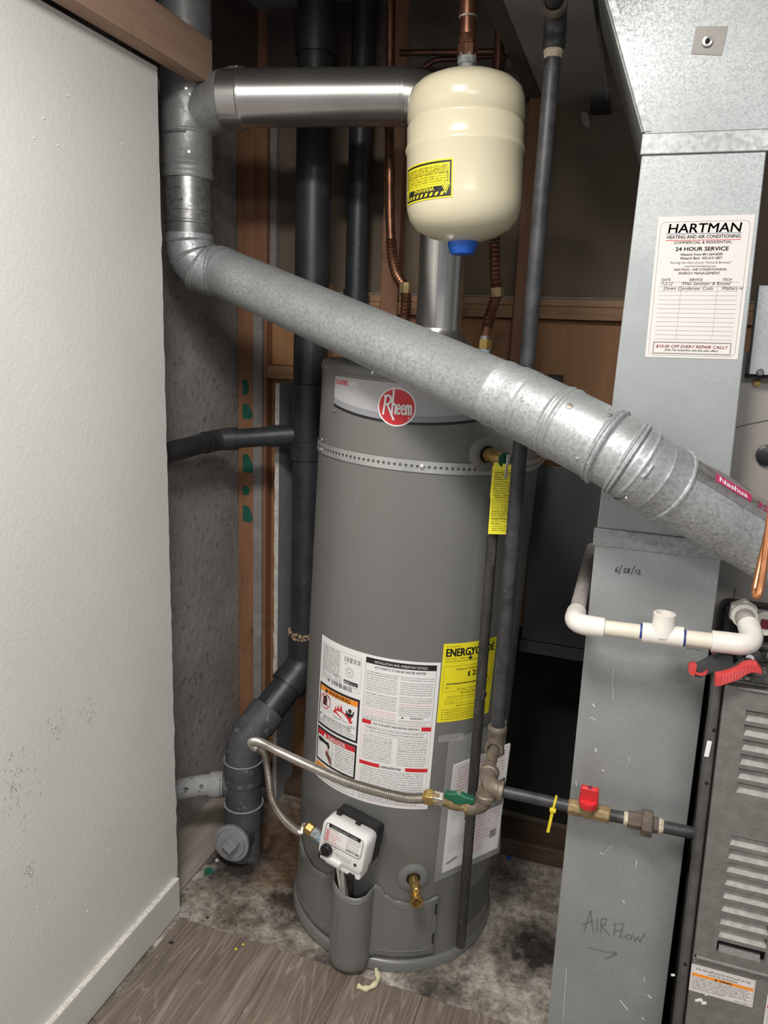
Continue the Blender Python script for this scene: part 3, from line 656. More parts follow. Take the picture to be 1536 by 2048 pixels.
# stylised R: tall left stem, open bowl, leg that sweeps right
def st(pts, w=.0034): P.line(pts, w, 'ink_white', .0022)
st([(-.0270, -.0160), (-.0235, .0195)], .0042)
st([(-.0262, .0195), (-.0195, .0215), (-.0140, .0200), (-.0115, .0150), (-.0125, .0095), (-.0165, .0055), (-.0215, .0035)], .0040)
st([(-.0195, .0045), (-.0150, -.0045), (-.0095, -.0150), (-.0040, -.0250)], .0042)
st([(-.0075, .0330), (-.0085, -.0135)], .0040)
st([(-.0085, .0020), (-.0055, .0058), (-.0025, .0052), (-.0015, .0015), (-.0015, -.0135)], .0038)
for e0 in (.0010, .0105):
    st([(e0 + .0012, -.0030), (e0 + .0070, -.0030), (e0 + .0068, .0025), (e0 + .0040, .0055), (e0 + .0012, .0025), (e0 + .0010, -.0075), (e0 + .0030, -.0130), (e0 + .0058, -.0128), (e0 + .0072, -.0095)], .0030)
st([(.0210, .0055), (.0210, -.0130)], .0036); st([(.0210, .0020), (.0235, .0056), (.0258, .0040), (.0262, -.0130)], .0034); st([(.0262, .0020), (.0285, .0056), (.0308, .0035), (.0310, -.0125)], .0034)
P.ring(.027, -.0195, .0010, .0018, 'ink_white', .0022, 12)
P.done(lo, True)

# --- big white instruction label
z0, z1 = 0.4325, 0.787; Wd = radians(128.9 - 60.6) * R
S = Cyl(R, -128.9, z0); H = z1 - z0
lb = patch(S, 0, 0, Wd, H, .0005, nv=2).build('instruction_label', 'white_label', **L)
P = Print(S, .0007)
lc = 0.136   # split between the warning column and the text column
TX = 'Suitable for water potable heating only. Read the instruction manual before operating this water heater. Service must be performed by a qualified agency. Keep the area around the heater clear. Turn off gas supply and disconnect power before servicing.'
# rating plate
P.frame(.008, H - .098, lc - .006, H - .014, .0004, 'ink_grey')
P.para(.011, H - .017, .062, 13, .0049, 'ink', 'MODEL NUMBER SERIAL NUMBER MFG DATE NATURAL GAS INPUT BTU HR WATER CAPACITY GALLONS WORKING PRESSURE PSI TEST PRESSURE RECOVERY RATING MANIFOLD PRESSURE', .0042)
P.para(.011, H - .083, .040, 3, .0045, 'ink', TX, .0036); P.para(.054, H - .072, .026, 6, .0045, 'ink', TX, .0036)
for k in range(22):
    if k % 5 != 2: P.grid(.084 + k * .0020, H - .033, .084 + k * .0020 + random.uniform(.0006, .0014), H - .021, 'ink')
P.text('S/N', .086, H - .039, .0042, 'ink')
P.ring(.1005, H - .056, .0105, .0112, 'ink_grey'); P.ring(.1005, H - .056, .0068, .0073, 'ink_grey'); P.text('R', .1005, H - .0585, .007, 'ink', 'C')
P.grid(.085, H - .085, .124, H - .076, 'ink'); P.text('ANSI', .0865, H - .0835, .0075, 'ink_white', bold=.03, off=.0012); P.text('Z21.10.1', .1045, H - .0828, .005, 'ink_white', off=.0012)
for k in range(30):
    if k % 7 != 3: P.grid(.047 + k * .0021, H - .1015 - .0, .047 + k * .0021 + random.uniform(.0006, .0014), H - .0905, 'ink')
P.text('RATINGS PLATE', .098, H - .090, .0036, 'ink')
for i in range(6):
    for j in range(6):
        if (i * 7 + j * 5 + i * j) % 3: P.grid(.033 + i * .0013, H - .1005 + j * .0013, .0342 + i * .0013, H - .0993 + j * .0013, 'ink_grey')
# warning / danger boxes
def wbox(va, vb, head, col, tcol):
    P.grid(.004, va, lc - .004, vb, 'ink', .0007)
    P.grid(.0085, va + .0055, lc - .0085, vb - .0055, 'white_label', .0010)
    P.grid(.0085, vb - .0185, lc - .0085, vb - .0055, col, .0013)
    P.text(head, .074, vb - .0168, .0130, tcol, 'C', .03, 1.05, res=2, off=.0016)
    c = .033 if head == 'WARNING' else .037
    P.poly([(c - .006, vb - .0168), (c + .006, vb - .0168), (c, vb - .0070)], tcol, .0016)
v2, v1 = H - .112, H - .218
wbox(v1, v2, 'WARNING', 'ink_orange', 'ink')
P.ring(.029, v2 - .040, .0165, .0185, 'ink_red', .0013, 36)
P.grid(.021, v2 - .050, .036, v2 - .030, 'ink', .0013); P.grid(.0235, v2 - .030, .0335, v2 - .0275, 'ink', .0013)
P.line([(.018, v2 - .028), (.041, v2 - .052)], .0022, 'ink_red', .0016)
P.line([(.031, v2 - .028), (.036, v2 - .0235), (.043, v2 - .025), (.047, v2 - .030)], .0022, 'ink', .0013)
P.line([(.047, v2 - .030), (.049, v2 - .042), (.052, v2 - .055), (.062, v2 - .060), (.116, v2 - .069)], .0005, 'ink', .0013)
P.poly([(.057, v2 - .053), (.064, v2 - .047), (.066, v2 - .036), (.071, v2 - .044), (.074, v2 - .030), (.079, v2 - .042), (.083, v2 - .026), (.087, v2 - .041), (.094, v2 - .046), (.100, v2 - .038), (.104, v2 - .050), (.114, v2 - .046), (.112, v2 - .058), (.118, v2 - .056), (.113, v2 - .064), (.085, v2 - .060)], 'ink_red', .0013)
P.disc(.108, v2 - .034, .0048, 'ink', .0016, 14); P.poly([(.101, v2 - .040), (.115, v2 - .040), (.117, v2 - .032), (.120, v2 - .033), (.117, v2 - .046), (.106, v2 - .050), (.099, v2 - .046), (.097, v2 - .036), (.100, v2 - .035)], 'ink', .0015)
P.text('Flammable Vapors', .062, v2 - .066, .0058, 'ink', off=.0013)
for k in range(4): P.ring(.108 + k * .005, v2 - .070 - .001 * (k % 2), .0022, .0026, 'ink', .0013, 12)
P.grid(.0085, v2 - .0605, .05, v2 - .0601, 'ink', .0013); P.grid(.05, v2 - .0735, lc - .0085, v2 - .0731, 'ink', .0013)
P.text('FIRE AND EXPLOSION HAZARD', .070, v2 - .079, .0062, 'ink', 'C', .02, off=.0013); P.text('Can result in serious injury or death', .068, v2 - .0845, .0062, 'ink', 'C', .02, off=.0013)
P.poly([(.011, v2 - .078), (.018, v2 - .078), (.0145, v2 - .0715)], 'ink', .0013)
P.base = .0011; P.para(.011, v2 - .0865, .115, 3, .0054, 'ink', 'Do not store or use gasoline or other flammable vapors and liquids in the vicinity of this or any other appliance. Storage of or use of gasoline may result in serious injury or death.', .0052); P.base = .0007
v2, v1 = H - .223, H - .309
wbox(v1, v2, 'DANGER', 'ink_red', 'ink_white')
for x, r_ in ((.017, .006), (.024, .006), (.033, .005)): P.disc(x, v2 - .029, r_, 'ink', .0013, 14)
P.poly([(.036, v2 - .027), (.050, v2 - .026), (.054, v2 - .034), (.054, v2 - .041), (.047, v2 - .041), (.046, v2 - .035), (.036, v2 - .034)], 'ink', .0013)
P.line([(.010, v2 - .043), (.044, v2 - .050), (.064, v2 - .048), (.064, v2 - .019)], .0006, 'ink', .0013); P.line([(.010, v2 - .055), (.064, v2 - .080)], .0006, 'ink', .0013); P.line([(.064, v2 - .048), (.064, v2 - .080)], .0008, 'ink', .0013)
P.poly([(.040, v2 - .052), (.047, v2 - .050), (.052, v2 - .054), (.060, v2 - .060), (.063, v2 - .079), (.056, v2 - .075), (.049, v2 - .066), (.042, v2 - .060)], 'ink_brown', .0014)
for k in range(4): P.line([(.046 + .002 * k, v2 - .042), (.045 + .0025 * k, v2 - .051)], .0007, 'ink_red', .0015)
P.base = .0011; P.para(.072, v2 - .021, .055, 9, .0062, 'ink', 'Water temperature over 125 F can cause severe burns instantly or death from scalds. Children, disabled and elderly are at highest risk of being scalded. Feel water before bathing or showering. Temperature limiting valves are available, see manual.', .0054); P.base = .0007
v2 = H - .313
P.grid(.0045, v2 - .0140, lc - .0045, v2 - .0005, 'ink_orange'); P.text('WARNING', .074, v2 - .0125, .013, 'ink', 'C', .03, 1.05, res=2, off=.0011)
P.poly([(.027, v2 - .0125), (.039, v2 - .0125), (.033, v2 - .0025)], 'ink', .0011)
P.frame(.0045, .006, lc - .0045, v2 - .0145, .0006, 'ink'); P.para(.008, v2 - .016, .118, 3, .0045, 'ink', TX, .0038)
# right text column
ra, rb = lc + .004, Wd - .008; rw = rb - ra; cw = rw / 2 - .005
P.frame(ra, H - .150, rb, H - .006, .0006, 'ink')
P.grid(ra, H - .019, rb, H - .006, 'ink', .0009); P.text('INSTALLATION AND OPERATION DETAILS', (ra + rb) / 2, H - .0158, .0082, 'ink_white', 'C', .02, width=rw * .74, off=.0013)
P.text('AUTOMATIC STORAGE WATER HEATER', (ra + rb) / 2, H - .0285, .0080, 'ink', 'C', .012, width=rw * .72)
P.k = 0
INST = 'For Safe Installation and Operation: Read and follow all manuals and labels provided. The plumbing must be installed in accordance with local codes and in the absence of local codes the current edition of the national code. A relief valve must be installed. Water Leakage: Regardless of the materials used in its construction, every tank will in time leak. Do not install where leakage would cause damage to adjacent property or lower floors of the structure. A suitable drain pan should be used.'
P.para(ra + .004, H - .036, cw, 2, .0052, 'ink', INST, bold=.012); P.para(ra + .004, H - .047, cw, 7, .0052, 'ink', INST); P.para(ra + .004, H - .0865, cw, 1, .0052, 'ink', 'Water Leakage - Regardless of the material', bold=.012); P.para(ra + .004, H - .092, cw, 6, .0050, 'ink', INST)
P.para(ra + .004, H - .1245, cw, 3, .0050, 'ink_light_red', 'CAUTION: Hydrogen gas can be produced in a hot water system that has not been used for a long period of time.'); P.para(ra + .004, H - .140, cw, 2, .0048, 'ink', INST)
P.para(ra + cw + .008, H - .036, cw, 2, .0052, 'ink', INST); P.para(ra + cw + .008, H - .049, cw, 6, .0052, 'ink', INST); P.para(ra + cw + .008, H - .083, cw, 3, .0050, 'ink', INST)
P.para(ra + cw + .008, H - .0995, cw, 1, .0050, 'ink_light_red', 'Earthquake: California law requires'); P.para(ra + cw + .008, H - .105, cw, 5, .0050, 'ink', INST)
P.text('WARNING', ra + cw * 1.55 + .008, H - .1345, .006, 'ink', 'C', .02); P.poly([(ra + cw * 1.2, H - .1345), (ra + cw * 1.2 + .006, H - .1345), (ra + cw * 1.2 + .003, H - .130)], 'ink'); P.para(ra + cw + .008, H - .138, cw, 2, .0044, 'ink', 'Cancer and Reproductive Harm see warnings website')
# for your safety
q0 = H - .152
P.frame(ra, .006, rb, q0, .0005, 'ink_light_red')
P.grid(ra, q0 - .010, ra + .022, q0, 'ink_red'); P.grid(rb - .022, q0 - .010, rb, q0, 'ink_red')
P.text('FOR YOUR SAFETY READ BEFORE OPERATING', (ra + rb) / 2, q0 - .0085, .0072, 'ink', 'C', .02, width=rw * .66)
P.frame(ra + .008, q0 - .030, rb - .008, q0 - .014, .0005, 'ink'); P.k = 0
SAF = 'WARNING: If you do not follow these instructions exactly, a fire or explosion may result causing property damage, personal injury or loss of life. This appliance has a pilot which is lit by a spark. Do not try to light the burner by hand. BEFORE OPERATING smell all around the appliance area for gas. Be sure to smell next to the floor because some gas is heavier than air and will settle on the floor. Do not touch any electric switch; do not use any phone in your building. If you cannot reach your gas supplier, call the fire department.'
P.para(ra + .012, q0 - .0155, rw - .024, 2, .0062, 'ink', SAF, bold=.01)
P.para(ra + .005, q0 - .034, cw - .003, 12, .0052, 'ink', SAF); P.para(ra + cw + .012, q0 - .032, cw - .006, 12, .0055, 'ink', SAF)
q1 = q0 - .101
P.grid(ra, q1 - .009, ra + .048, q1, 'ink_red'); P.grid(rb - .050, q1 - .009, rb, q1, 'ink_red'); P.text('LIGHTING INSTRUCTIONS', ra + .0735, q1 - .0080, .0082, 'ink', 'C', .02, width=.046)
P.k = 0; LI = '1. STOP! Read the safety information above on this label. 2. Rotate the combination gas control knob clockwise to the OFF position. 3. Wait ten minutes to clear out any gas. If you then smell gas, STOP! Follow B in the safety information above. 4. Remove the outer door located below the gas control. 5. Rotate the knob counterclockwise to PILOT. Push the knob all the way in and hold. Light the pilot by pressing the igniter button.'
P.para(ra + .004, q1 - .012, rw - .008, 15, .0055, 'ink', LI, .0047)
P.frame(rb - .026, .024, rb - .004, .040, .0007, 'ink'); P.ring(rb - .019, .027, .002, .003, 'ink', None, 12); P.ring(rb - .011, .027, .002, .003, 'ink', None, 12)
P.done(lb, True)

# --- yellow energy label
S = Cyl(R, -60.0, .646); We = radians(31) * R; He = .184
lb = patch(S, 0, 0, We, He, .0005).build('energy_label', 'yellow', **L)
P = Print(S, .0007)
P.text('U.S. Government', .006, He - .008, .0048, 'ink'); P.text('Federal law prohibits removal', We - .006, He - .008, .0044, 'ink', 'R')
P.text('ENERGYGUIDE', .006, He - .029, .0250, 'ink', bold=.045, width=We - .012, res=2)
P.line([(.066, He - .026), (.066, He - .040)], .003, 'ink'); P.poly([(.060, He - .034), (.072, He - .034), (.066, He - .042)], 'ink')
P.text('Water Heater - Natural Gas', .006, He - .036, .0050, 'ink'); P.text('Tank Size (Storage Capacity): 50 gallons', .006, He - .042, .0050, 'ink')
P.frame(.006, He - .112, We - .006, He - .052, .0005, 'ink'); P.text('Estimated Yearly Energy Cost', We / 2 + .005, He - .062, .0066, 'ink', 'C', .012)
P.text('$', .062, He - .078, .0155, 'ink', bold=.03); P.text('255', .075, He - .078, .018, 'ink', bold=.04)
P.grid(.014, He - .0945, We - .014, He - .0925, 'ink', .0009)
for k in range(6): P.grid(.014 + k * (We - .028) / 5, He - .098, .0146 + k * (We - .028) / 5, He - .092, 'ink', .0009)
P.text('$231', .012, He - .104, .0050, 'ink'); P.text('$300', We - .012, He - .104, .0050, 'ink', 'R'); P.text('Cost Range of Similar Models', We / 2, He - .108, .0050, 'ink', 'C'); P.poly([(.112, He - .086), (.122, He - .086), (.117, He - .093)], 'ink')
P.text('First Hour Rating', We / 2 + .004, He - .119, .0066, 'ink', 'C', .012); P.text('(How much hot water you get in the first hour of use)', We / 2, He - .1255, .0046, 'ink', 'C')
P.frame(.014, He - .141, We - .014, He - .130, .0005, 'ink')
for k in (1, 2, 3): P.grid(.014 + k * (We - .028) / 4, He - .141, .0144 + k * (We - .028) / 4, He - .130, 'ink')
P.grid(.014 + .75 * (We - .028), He - .141, We - .014, He - .130, 'ink', .0009); P.text('very small', .018, He - .137, .004, 'ink'); P.text('low', .050, He - .137, .004, 'ink')
P.text('Estimated Yearly Energy Use', We / 2, He - .148, .0048, 'ink', 'C'); P.k = 0
for k in range(5): P.disc(.010, He - .1545 - .0056 * k, .0012, 'ink', None, 8)
P.para(.014, He - .1525, We - .024, 5, .0056, 'ink', 'Your cost will depend on your utility rates and use. Cost range based only on models fueled by natural gas with a medium first hour rating. Estimated energy cost is based on a national average natural gas cost. Estimated yearly energy use in therms.', .0048)
P.done(lb, True)

# --- scratches
P = Print(Cyl(R, -109.4, 1.13), .0003)
P.line([(-.004, .034), (-.001, .022), (.003, .010)], .0008, 'heater_lt'); P.line([(.003, .000), (.004, -.008), (.002, -.020)], .0022, 'heater_lt'); P.line([(.0045, -.010), (.001, -.018)], .0014, 'heater_lt'); P.line([(.001, -.022), (.002, -.030)], .0012, 'heater_lt')
for o in P.done(wh, True): o.name = 'scratch'

# --- temperature and pressure relief valve
def escutcheon(ph, z, r0, r1):
    n_, t_ = tri(ph); p = hl(ph, z, R - .004)
    MB().rev(p, n_, [(0, r1 + .001), (.006, r1), (.011, r1 - .008), (.012, r0 + .004), (.010, r0), (.004, r0)], 40, caps=False).build('pipe_escutcheon', 'heater_lt', **L)
    MB().rev(p, n_, [(.0055, r0 + .002), (.0058, .001)], 30, caps=True).build('dark_hole', 'void', **L)
escutcheon(-48, 1.240, .017, .037)
n_, t_ = tri(-48)
TPo = hl(-48, 1.240, R + .048)          # where the outlet turns down
rv = MB().rev(hl(-48, 1.240, R - .01), n_, [(0, .0115), (.022, .0115), (.022, .0145), (.034, .0145), (.034, .0125), (.078, .0125), (.080, .0115)], 24)
rv.rev(TPo + V((0, 0, .004)), (0, 0, -1), [(0, .010), (.020, .0105), (.020, .0125), (.038, .0125), (.038, .0105), (.046, .0105)], 20)
rv = rv.build('relief_valve', 'brass', **L)
MB().rev(hl(-48, 1.240, R + .069), n_, [(0, .0145), (.0035, .0145)], 24).build('green_disc', 'green_handle', rv, local=True)
p = hl(-48, 1.240, R + .074)
MB().obox(p + n_ * .004 + V((0, 0, -.012)) + t_ * .003, (n_, t_, (0, 0, 1)), (.0016, .0042, .024)).build('test_lever', 'screw', rv, local=True, bevel=.001)
MB().rev(TPo + V((0, 0, -.040)), (0, 0, -1), [(0, .0105), (.008, .0105)], 16).build('thread', 'solder', rv, local=True)

# --- drain valve
escutcheon(-64.8, .255, .0165, .036)
n_, t_ = tri(-64.8)
dv = MB().rev(hl(-64.8, .255, R - .01), n_, [(0, .0115), (.028, .0115), (.030, .0105), (.052, .0105)], 20)
dv.rev(hl(-64.8, .270, R + .038), (0, 0, -1), [(0, .0085), (.004, .0105), (.028, .0105), (.038, .0085)], 20)
od = (n_ + V((0, 0, -.08))).normalized(); c0 = hl(-64.8, .241, R + .036)
dv.rev(c0, od, [(0, .0100), (.012, .0105), (.013, .0150), (.026, .0150), (.026, .0100), (.014, .0090)], 24, caps=False)
dv.rev(hl(-64.8, .260, R + .040), n_, [(0, .0088), (.010, .0088), (.012, .0070)], 16)
dv = dv.build('drain_valve', 'brass', **L)
MB().obox(hl(-64.8, .260, R + .052), (n_, t_, (0, 0, 1)), (.0012, .0050, .0013)).build('screw_slot', 'brass_old', dv, local=True)
MB().rev(c0 + od * .015, od, [(0, .0092), (.001, .001)], 16).build('bore', 'brass_old', dv, local=True)
MB().rev(c0 + od * .0165, od, [(0, .0045), (.001, .0040)], 16).build('spindle', 'void', dv, local=True)

# --- gas control
n_, t_ = tri(-100); up_ = V((0, 0, 1))
tl = radians(-9); T2 = t_ * cos(tl) + up_ * sin(tl) * -1 * 0.0; 
U_ = (t_ * cos(radians(2)) - up_ * sin(radians(2))); W_ = (up_ * cos(radians(8)) + t_ * sin(radians(8)) * 0.9)
W_ = (W_ - n_ * W_.dot(n_)).normalized(); U_ = (t_ - W_ * 0.10).normalized()
gc = n_ * .300 + t_ * .026 + up_ * .360
def gq(u, w, d): return gc + U_ * u + W_ * w + n_ * d
def rbox(hu, hw_, d0, d1, rad, front=0.0, seg=5, c=(0, 0)):
    pts = []
    for cx, cy, a0 in ((hu - rad, hw_ - rad, 0), (-hu + rad, hw_ - rad, 90), (-hu + rad, -hw_ + rad, 180), (hu - rad, -hw_ + rad, 270)):
        for k in range(seg + 1): a = radians(a0 + 90 * k / seg); pts.append((cx + rad * cos(a), cy + rad * sin(a)))
    m_ = MB(); n = len(pts); rows = [(d0, 1.0), (d1 - front, 1.0), (d1 - front * .3, 1 - front * .35 / hu), (d1, 1 - front / hu)] if front else [(d0, 1), (d1, 1)]
    for d, s in rows: m_.v += [gq(c[0] + x * s, c[1] + y * s, d) for x, y in pts]
    for r_ in range(len(rows) - 1): m_.f += [(r_ * n + i, r_ * n + (i + 1) % n, (r_ + 1) * n + (i + 1) % n, (r_ + 1) * n + i) for i in range(n)]
    m_.f += [tuple(range(n)), tuple((len(rows) - 1) * n + i for i in range(n))]
    return m_
ct = rbox(.058, .046, -.006, .036, .014, .006, c=(0, .003)).build('gas_control', 'white_plastic', smooth=30, **L)
rbox(.056, .048, -.034, -.0065, .012, c=(.005, .007)).build('black_housing', 'black', ct, local=True)
rbox(.046, .011, -.004, .030, .004, .003, c=(.008, -.050)).build('lower_cover', 'white_plastic', ct, local=True)
rbox(.026, .005, .020, .042, .003, .002, c=(-.020, -.040)).build('ledge', 'white_plastic', ct, local=True)
for u in (-.046, .034): rbox(.008, .007, .0, .034, .002, c=(u, -.047 - .012 * (u > 0))).build('clip', 'black', ct, local=True)
for u in (-.038, .012): rbox(.006, .004, -.01, .004, .002, c=(u, .051)).build('tab', 'black', ct, local=True)
SG = Flat(gc + n_ * .036, U_, W_, n_)
dl = MB().rev(gq(-.034, -.020, .034), n_, [(0, .0145), (.010, .0135), (.012, .012)], 28).build('dial', 'black', ct, local=True)
MB().obox(gq(-.034, -.020, .047), (U_ * .5 + W_, n_, U_), (.011, .003, .0028)).build('dial_grip', 'black', dl, local=True)
P = Print(SG, .0004)
def rr_outline(u0, v0, u1, v1, r, w, col, off=None):
    pts = []
    for cx, cy, a0 in ((u1 - r, v1 - r, 0), (u0 + r, v1 - r, 90), (u0 + r, v0 + r, 180), (u1 - r, v0 + r, 270)):
        for k in range(6): a = radians(a0 + 18 * k); pts.append((cx + r * cos(a), cy + r * sin(a)))
    P.line(pts + [pts[0]], w, col, off)
rr_outline(-.047, -.004, .048, .047, .009, .0013, 'ink')
P.grid(-.040, .0375, .041, .0463, 'ink'); P.text('STATUS LIGHT CODE', 0, .0393, .0082, 'ink_white', 'C', .02, width=.066, off=.0009)
P.text('LIGHT STATUS', -.043, .0325, .0046, 'ink'); 
for r_ in range(8):
    y = .027 - r_ * .0036; P.grid(-.044, y - .0005, -.0372, y + .0022, 'ink_light_red'); P.text(('Normal operation', 'No power or weak pilot', 'Thermopile voltage low', 'Insufficient water heating', 'Overheat failure', 'Sensor failure', 'Gas control failure', 'Unexpected flame sensed')[r_], -.036, y, .0030, 'ink_light_red', bold=.02)
for y in (.0305, .0005): P.grid(-.045, y, .010, y + .0004, 'ink_light_red')
P.grid(-.0368, .0005, -.0364, .0335, 'ink_light_red'); P.grid(.010, .000, .0104, .036, 'ink'); P.k = 0
P.para(.012, .036, .033, 4, .0032, 'ink', 'If light does not return within one minute, turn to OFF and wait ten minutes before restarting the pilot.', .0027)
P.disc(.014, .019, .0013, 'ink_red', None, 8); P.text('Normal Operation', .017, .0178, .0031, 'ink'); P.disc(.014, .0125, .0013, 'ink_red', None, 8); P.text('Service Required', .017, .0113, .0031, 'ink')
for k in range(18): P.grid(.012 + k * .0018, .001, .012 + k * .0018 + random.uniform(.0005, .0013), .0075, 'ink')
for k in range(9): a = radians(215 - k * 31); P.line([(-.034 + .0165 * cos(a), -.020 + .0165 * sin(a)), (-.034 + .019 * cos(a), -.020 + .019 * sin(a))], .0008, 'ink')
P.text('HOT', -.014, -.020, .0032, 'ink'); P.text('VERY', -.017, -.011, .0030, 'ink'); P.k = 0
P.para(-.010, -.016, .040, 4, .0031, 'ink_grey', 'Hotter water increases the risk of scald injury. Test water temperature before use.', .0026)
P.text('TURN PILOT KNOB TO LIGHT', -.046, -.0068, .0026, 'ink_grey')
P.done(ct, True)
MB().rev(gq(.039, -.022, .0355), n_, [(0, .0045), (.001, .004)], 14).build('status_lens', 'steel_dk', ct, local=True)
# wires and pilot tube below the control, dropping into the cover
for du, c_, r_, sw in ((-.030, 'white_plastic', .0055, .006), (-.016, 'black', .0045, -.004), (-.006, 'white_plastic', .0035, .01), (.024, 'black', .005, .006), (.012, 'copper_dk', .003, .003)):
    pts = catmull([gq(du * .8 + .006, -.045, .006), gq(du * .8 + .006 + sw, -.070, .008), gq(du * .6 + .006, -.092, .0), n_ * .286 + t_ * (.028 + du * .45) + up_ * .17])
    MB().tube(pts, r_, 10).build('burner_lead', c_, ct, local=True)
pts, rr = corrug(catmull([gq(.004, -.048, .012), gq(.006, -.08, .016), n_ * .290 + t_ * .020 + up_ * .17]), .0055, .0072, .005)
MB().tube(pts, rr, 12).build('burner_tube', 'steel_flex', ct, local=True)
# gas inlet fitting on the left of the control
gin = gq(-.058, -.022, .014); gdir = (-U_ * 1.0 + W_ * .22 + n_ * .02).normalized()
MB().rev(gin, gdir, [(-.006, .011), (.010, .011)], 6).build('inlet_port', 'blue_nipple', ct, local=True)
# ================================================================== perforated strap round the heater
def strap_pts():
    pts = [HM @ V((-R - .003, .335, 1.208))]
    pts += [HM @ V((-R - .003, y, 1.208)) for y in (.25, .17, .09)]
    pts += [hw(ph, 1.208, R + .003) for ph in range(-180, 1, 3)]
    pts += [HM @ V((R + .003, y, 1.208)) for y in (.09, .17, .25, .335)]
    return pts
sp = resample(strap_pts(), .0118); hh = .0118; hr = .0034
mm = MB()
nrm = []
for i in range(len(sp)):
    d = (sp[min(i + 1, len(sp) - 1)] - sp[max(0, i - 1)]).normalized(); nrm.append(HZ.cross(d).normalized() * -1)
for i in range(len(sp) - 1):
    a, b = sp[i], sp[i + 1]; c = (a + b) / 2; d = (b - a); L_ = d.length / 2; d.normalize()
    if i % 2 == -1: continue
    outer = [(-L_, -hh), (0, -hh), (L_, -hh), (L_, 0), (L_, hh), (0, hh), (-L_, hh), (-L_, 0)]
    inner = [(hr * cos(radians(225 + 45 * k)), hr * sin(radians(225 + 45 * k))) for k in range(8)]
    for th in (0, .0012):
        pts = [c + d * x + HZ * y + (nrm[i] + nrm[i + 1]).normalized() * th * -1 for x, y in outer + inner]
        mm.add(pts, [(k, (k + 1) % 8, 8 + (k + 1) % 8, 8 + k) for k in range(8)])
t = thing('seismic_strap', HM @ V((0, 0, 1.196)), 'perforated zinc strap wrapped round the upper heater body', 'strap')
st_ = mm.build('band', 'zinc', t, smooth=30)
for ph, dz in ((-77.5, 0), (-141, .018), (-141.5, -.004)):
    n_ = (HM.to_3x3() @ tri(ph)[0]); MB().rev(hw(ph, 1.208 + dz, R + .003), n_, [(0, .0052), (.002, .0050), (.0035, .002)], 12).build('screw', 'screw', t)

# ================================================================== vent of the water heater
VA = HM @ V((0, 0, 1.46)); VX, VY = VA.x + .002, VA.y
t = thing('water_heater_vent', VA, 'shiny aluminium vent rising from the grey heater and turning left', 'vent pipe')
DL = (V((-.87, 1.612, 1.951)) - V((-.566, 1.696, 1.961))); DL.normalize()
E1 = V((VX, VY, 1.958))
MB().rev((VX, VY, 1.455), (0, 0, 1), [(0, .0535), (.012, .0535), (.013, .052), (.40, .052), (.402, .0535), (.41, .0535)], 48).build('vertical_pipe', 'alu', t)
MB().tube([(VX + .004, VY - .0525, z) for z in (1.47, 1.6, 1.84)], .0012, 6).build('lock_seam', 'alu', t)
MB().rev((VX - .035, VY - .040, 1.475), (-.6, -.75, 0), [(0, .0035), (.002, .003)], 8).build('screw', 'steel_dk', t)
el = arc((VX, VY, 1.86), E1, E1 + DL * .12, 8)
MB().tube(el, [.0555 + (.0015 if i in (2, 4, 6) else 0) for i in range(len(el))], 40).build('elbow', 'alu', t)
HP0, HPd = E1 + DL * .10, DL
HL = (V((-.895, 1.605, 1.951)) - HP0).dot(DL)
MB().rev(HP0, DL, [(0, .058), (.006, .058), (.007, .0565), (HL - .022, .0565), (HL - .020, .0575), (HL - .012, .0575), (HL - .010, .0555), (HL + .03, .0555)], 48).build('horizontal_pipe', 'alu', t)

# ================================================================== common riser with its wye
RX, RY = on(377, 400, 1, 1.585).x, 1.585
t = thing('flue_riser', (RX, RY, 1.66), 'dull grey galvanised flue riser with side wye behind the white wall', 'flue pipe')
zr = lambda py: on(377, py, 1, RY - .05).z
prof = [(0.0, .0535)]
def ringp(z, r, w=.004, h=.0022): return [(z - w, r), (z - w * .5, r + h), (z + w * .5, r + h), (z + w, r)]
base = 1.655
z1_, z2_, z3_, z4_ = zr(418), zr(350), zr(318), zr(255)
lower = [(0, .0520)] + ringp(z1_ - base - .022, .0520) + [(z1_ - base, .0520), (z1_ - base + .001, .0530), (z2_ - base, .0530)]
MB().rev((RX, RY, base), (0, 0, 1), lower, 48).build('collar_section', 'riser_metal', t)
up1 = [(0, .0555), (.004, .0565), (.012, .0565), (.014, .0550)] + ringp(.030, .0550, .004, .0015) + [(z4_ - z2_ - .004, .0550)] + ringp(z4_ - z2_, .0550, .004, .0015) + [(z4_ - z2_ + .01, .0555), (.32, .0555), (.45, .0555), (.46, .058), (.475, .058), (.476, .0555), (.60, .0555)]
MB().rev((RX, RY, z2_), (0, 0, 1), up1, 48).build('wye_body', 'wye_metal', t)
WD = -DL; WE = V((-.895, 1.605, 1.951)) - WD * -.0
WS = V((RX, RY, 1.905)); 
br = MB(); br.tube([V((RX, RY, 1.90)) + V((0, 0, .01)), V((RX, RY, 1.925)) + WD * .035, WE - WD * .022, WE - WD * .012], [.050, .054, .0585, .0600], 40)
br.build('wye_branch', 'wye_metal', t)
MB().rev(WE - WD * .014, WD, [(0, .0600), (.002, .0620), (.020, .0620), (.022, .0605), (.030, .0605), (.031, .0590), (.031, .052)], 48, caps=False).build('collar', 'wye_metal', t)
for ang in (30, 60, 120, 200, 330):
    s_ = V((0, 0, 1)); x_ = WD.cross(s_); a = radians(ang)
    d_ = (s_ * sin(a) + x_ * cos(a)); MB().rev(WE + WD * .004 + d_ * .0615, d_, [(0, .0035), (.0018, .003)], 8).build('rivet', 'screw', t)
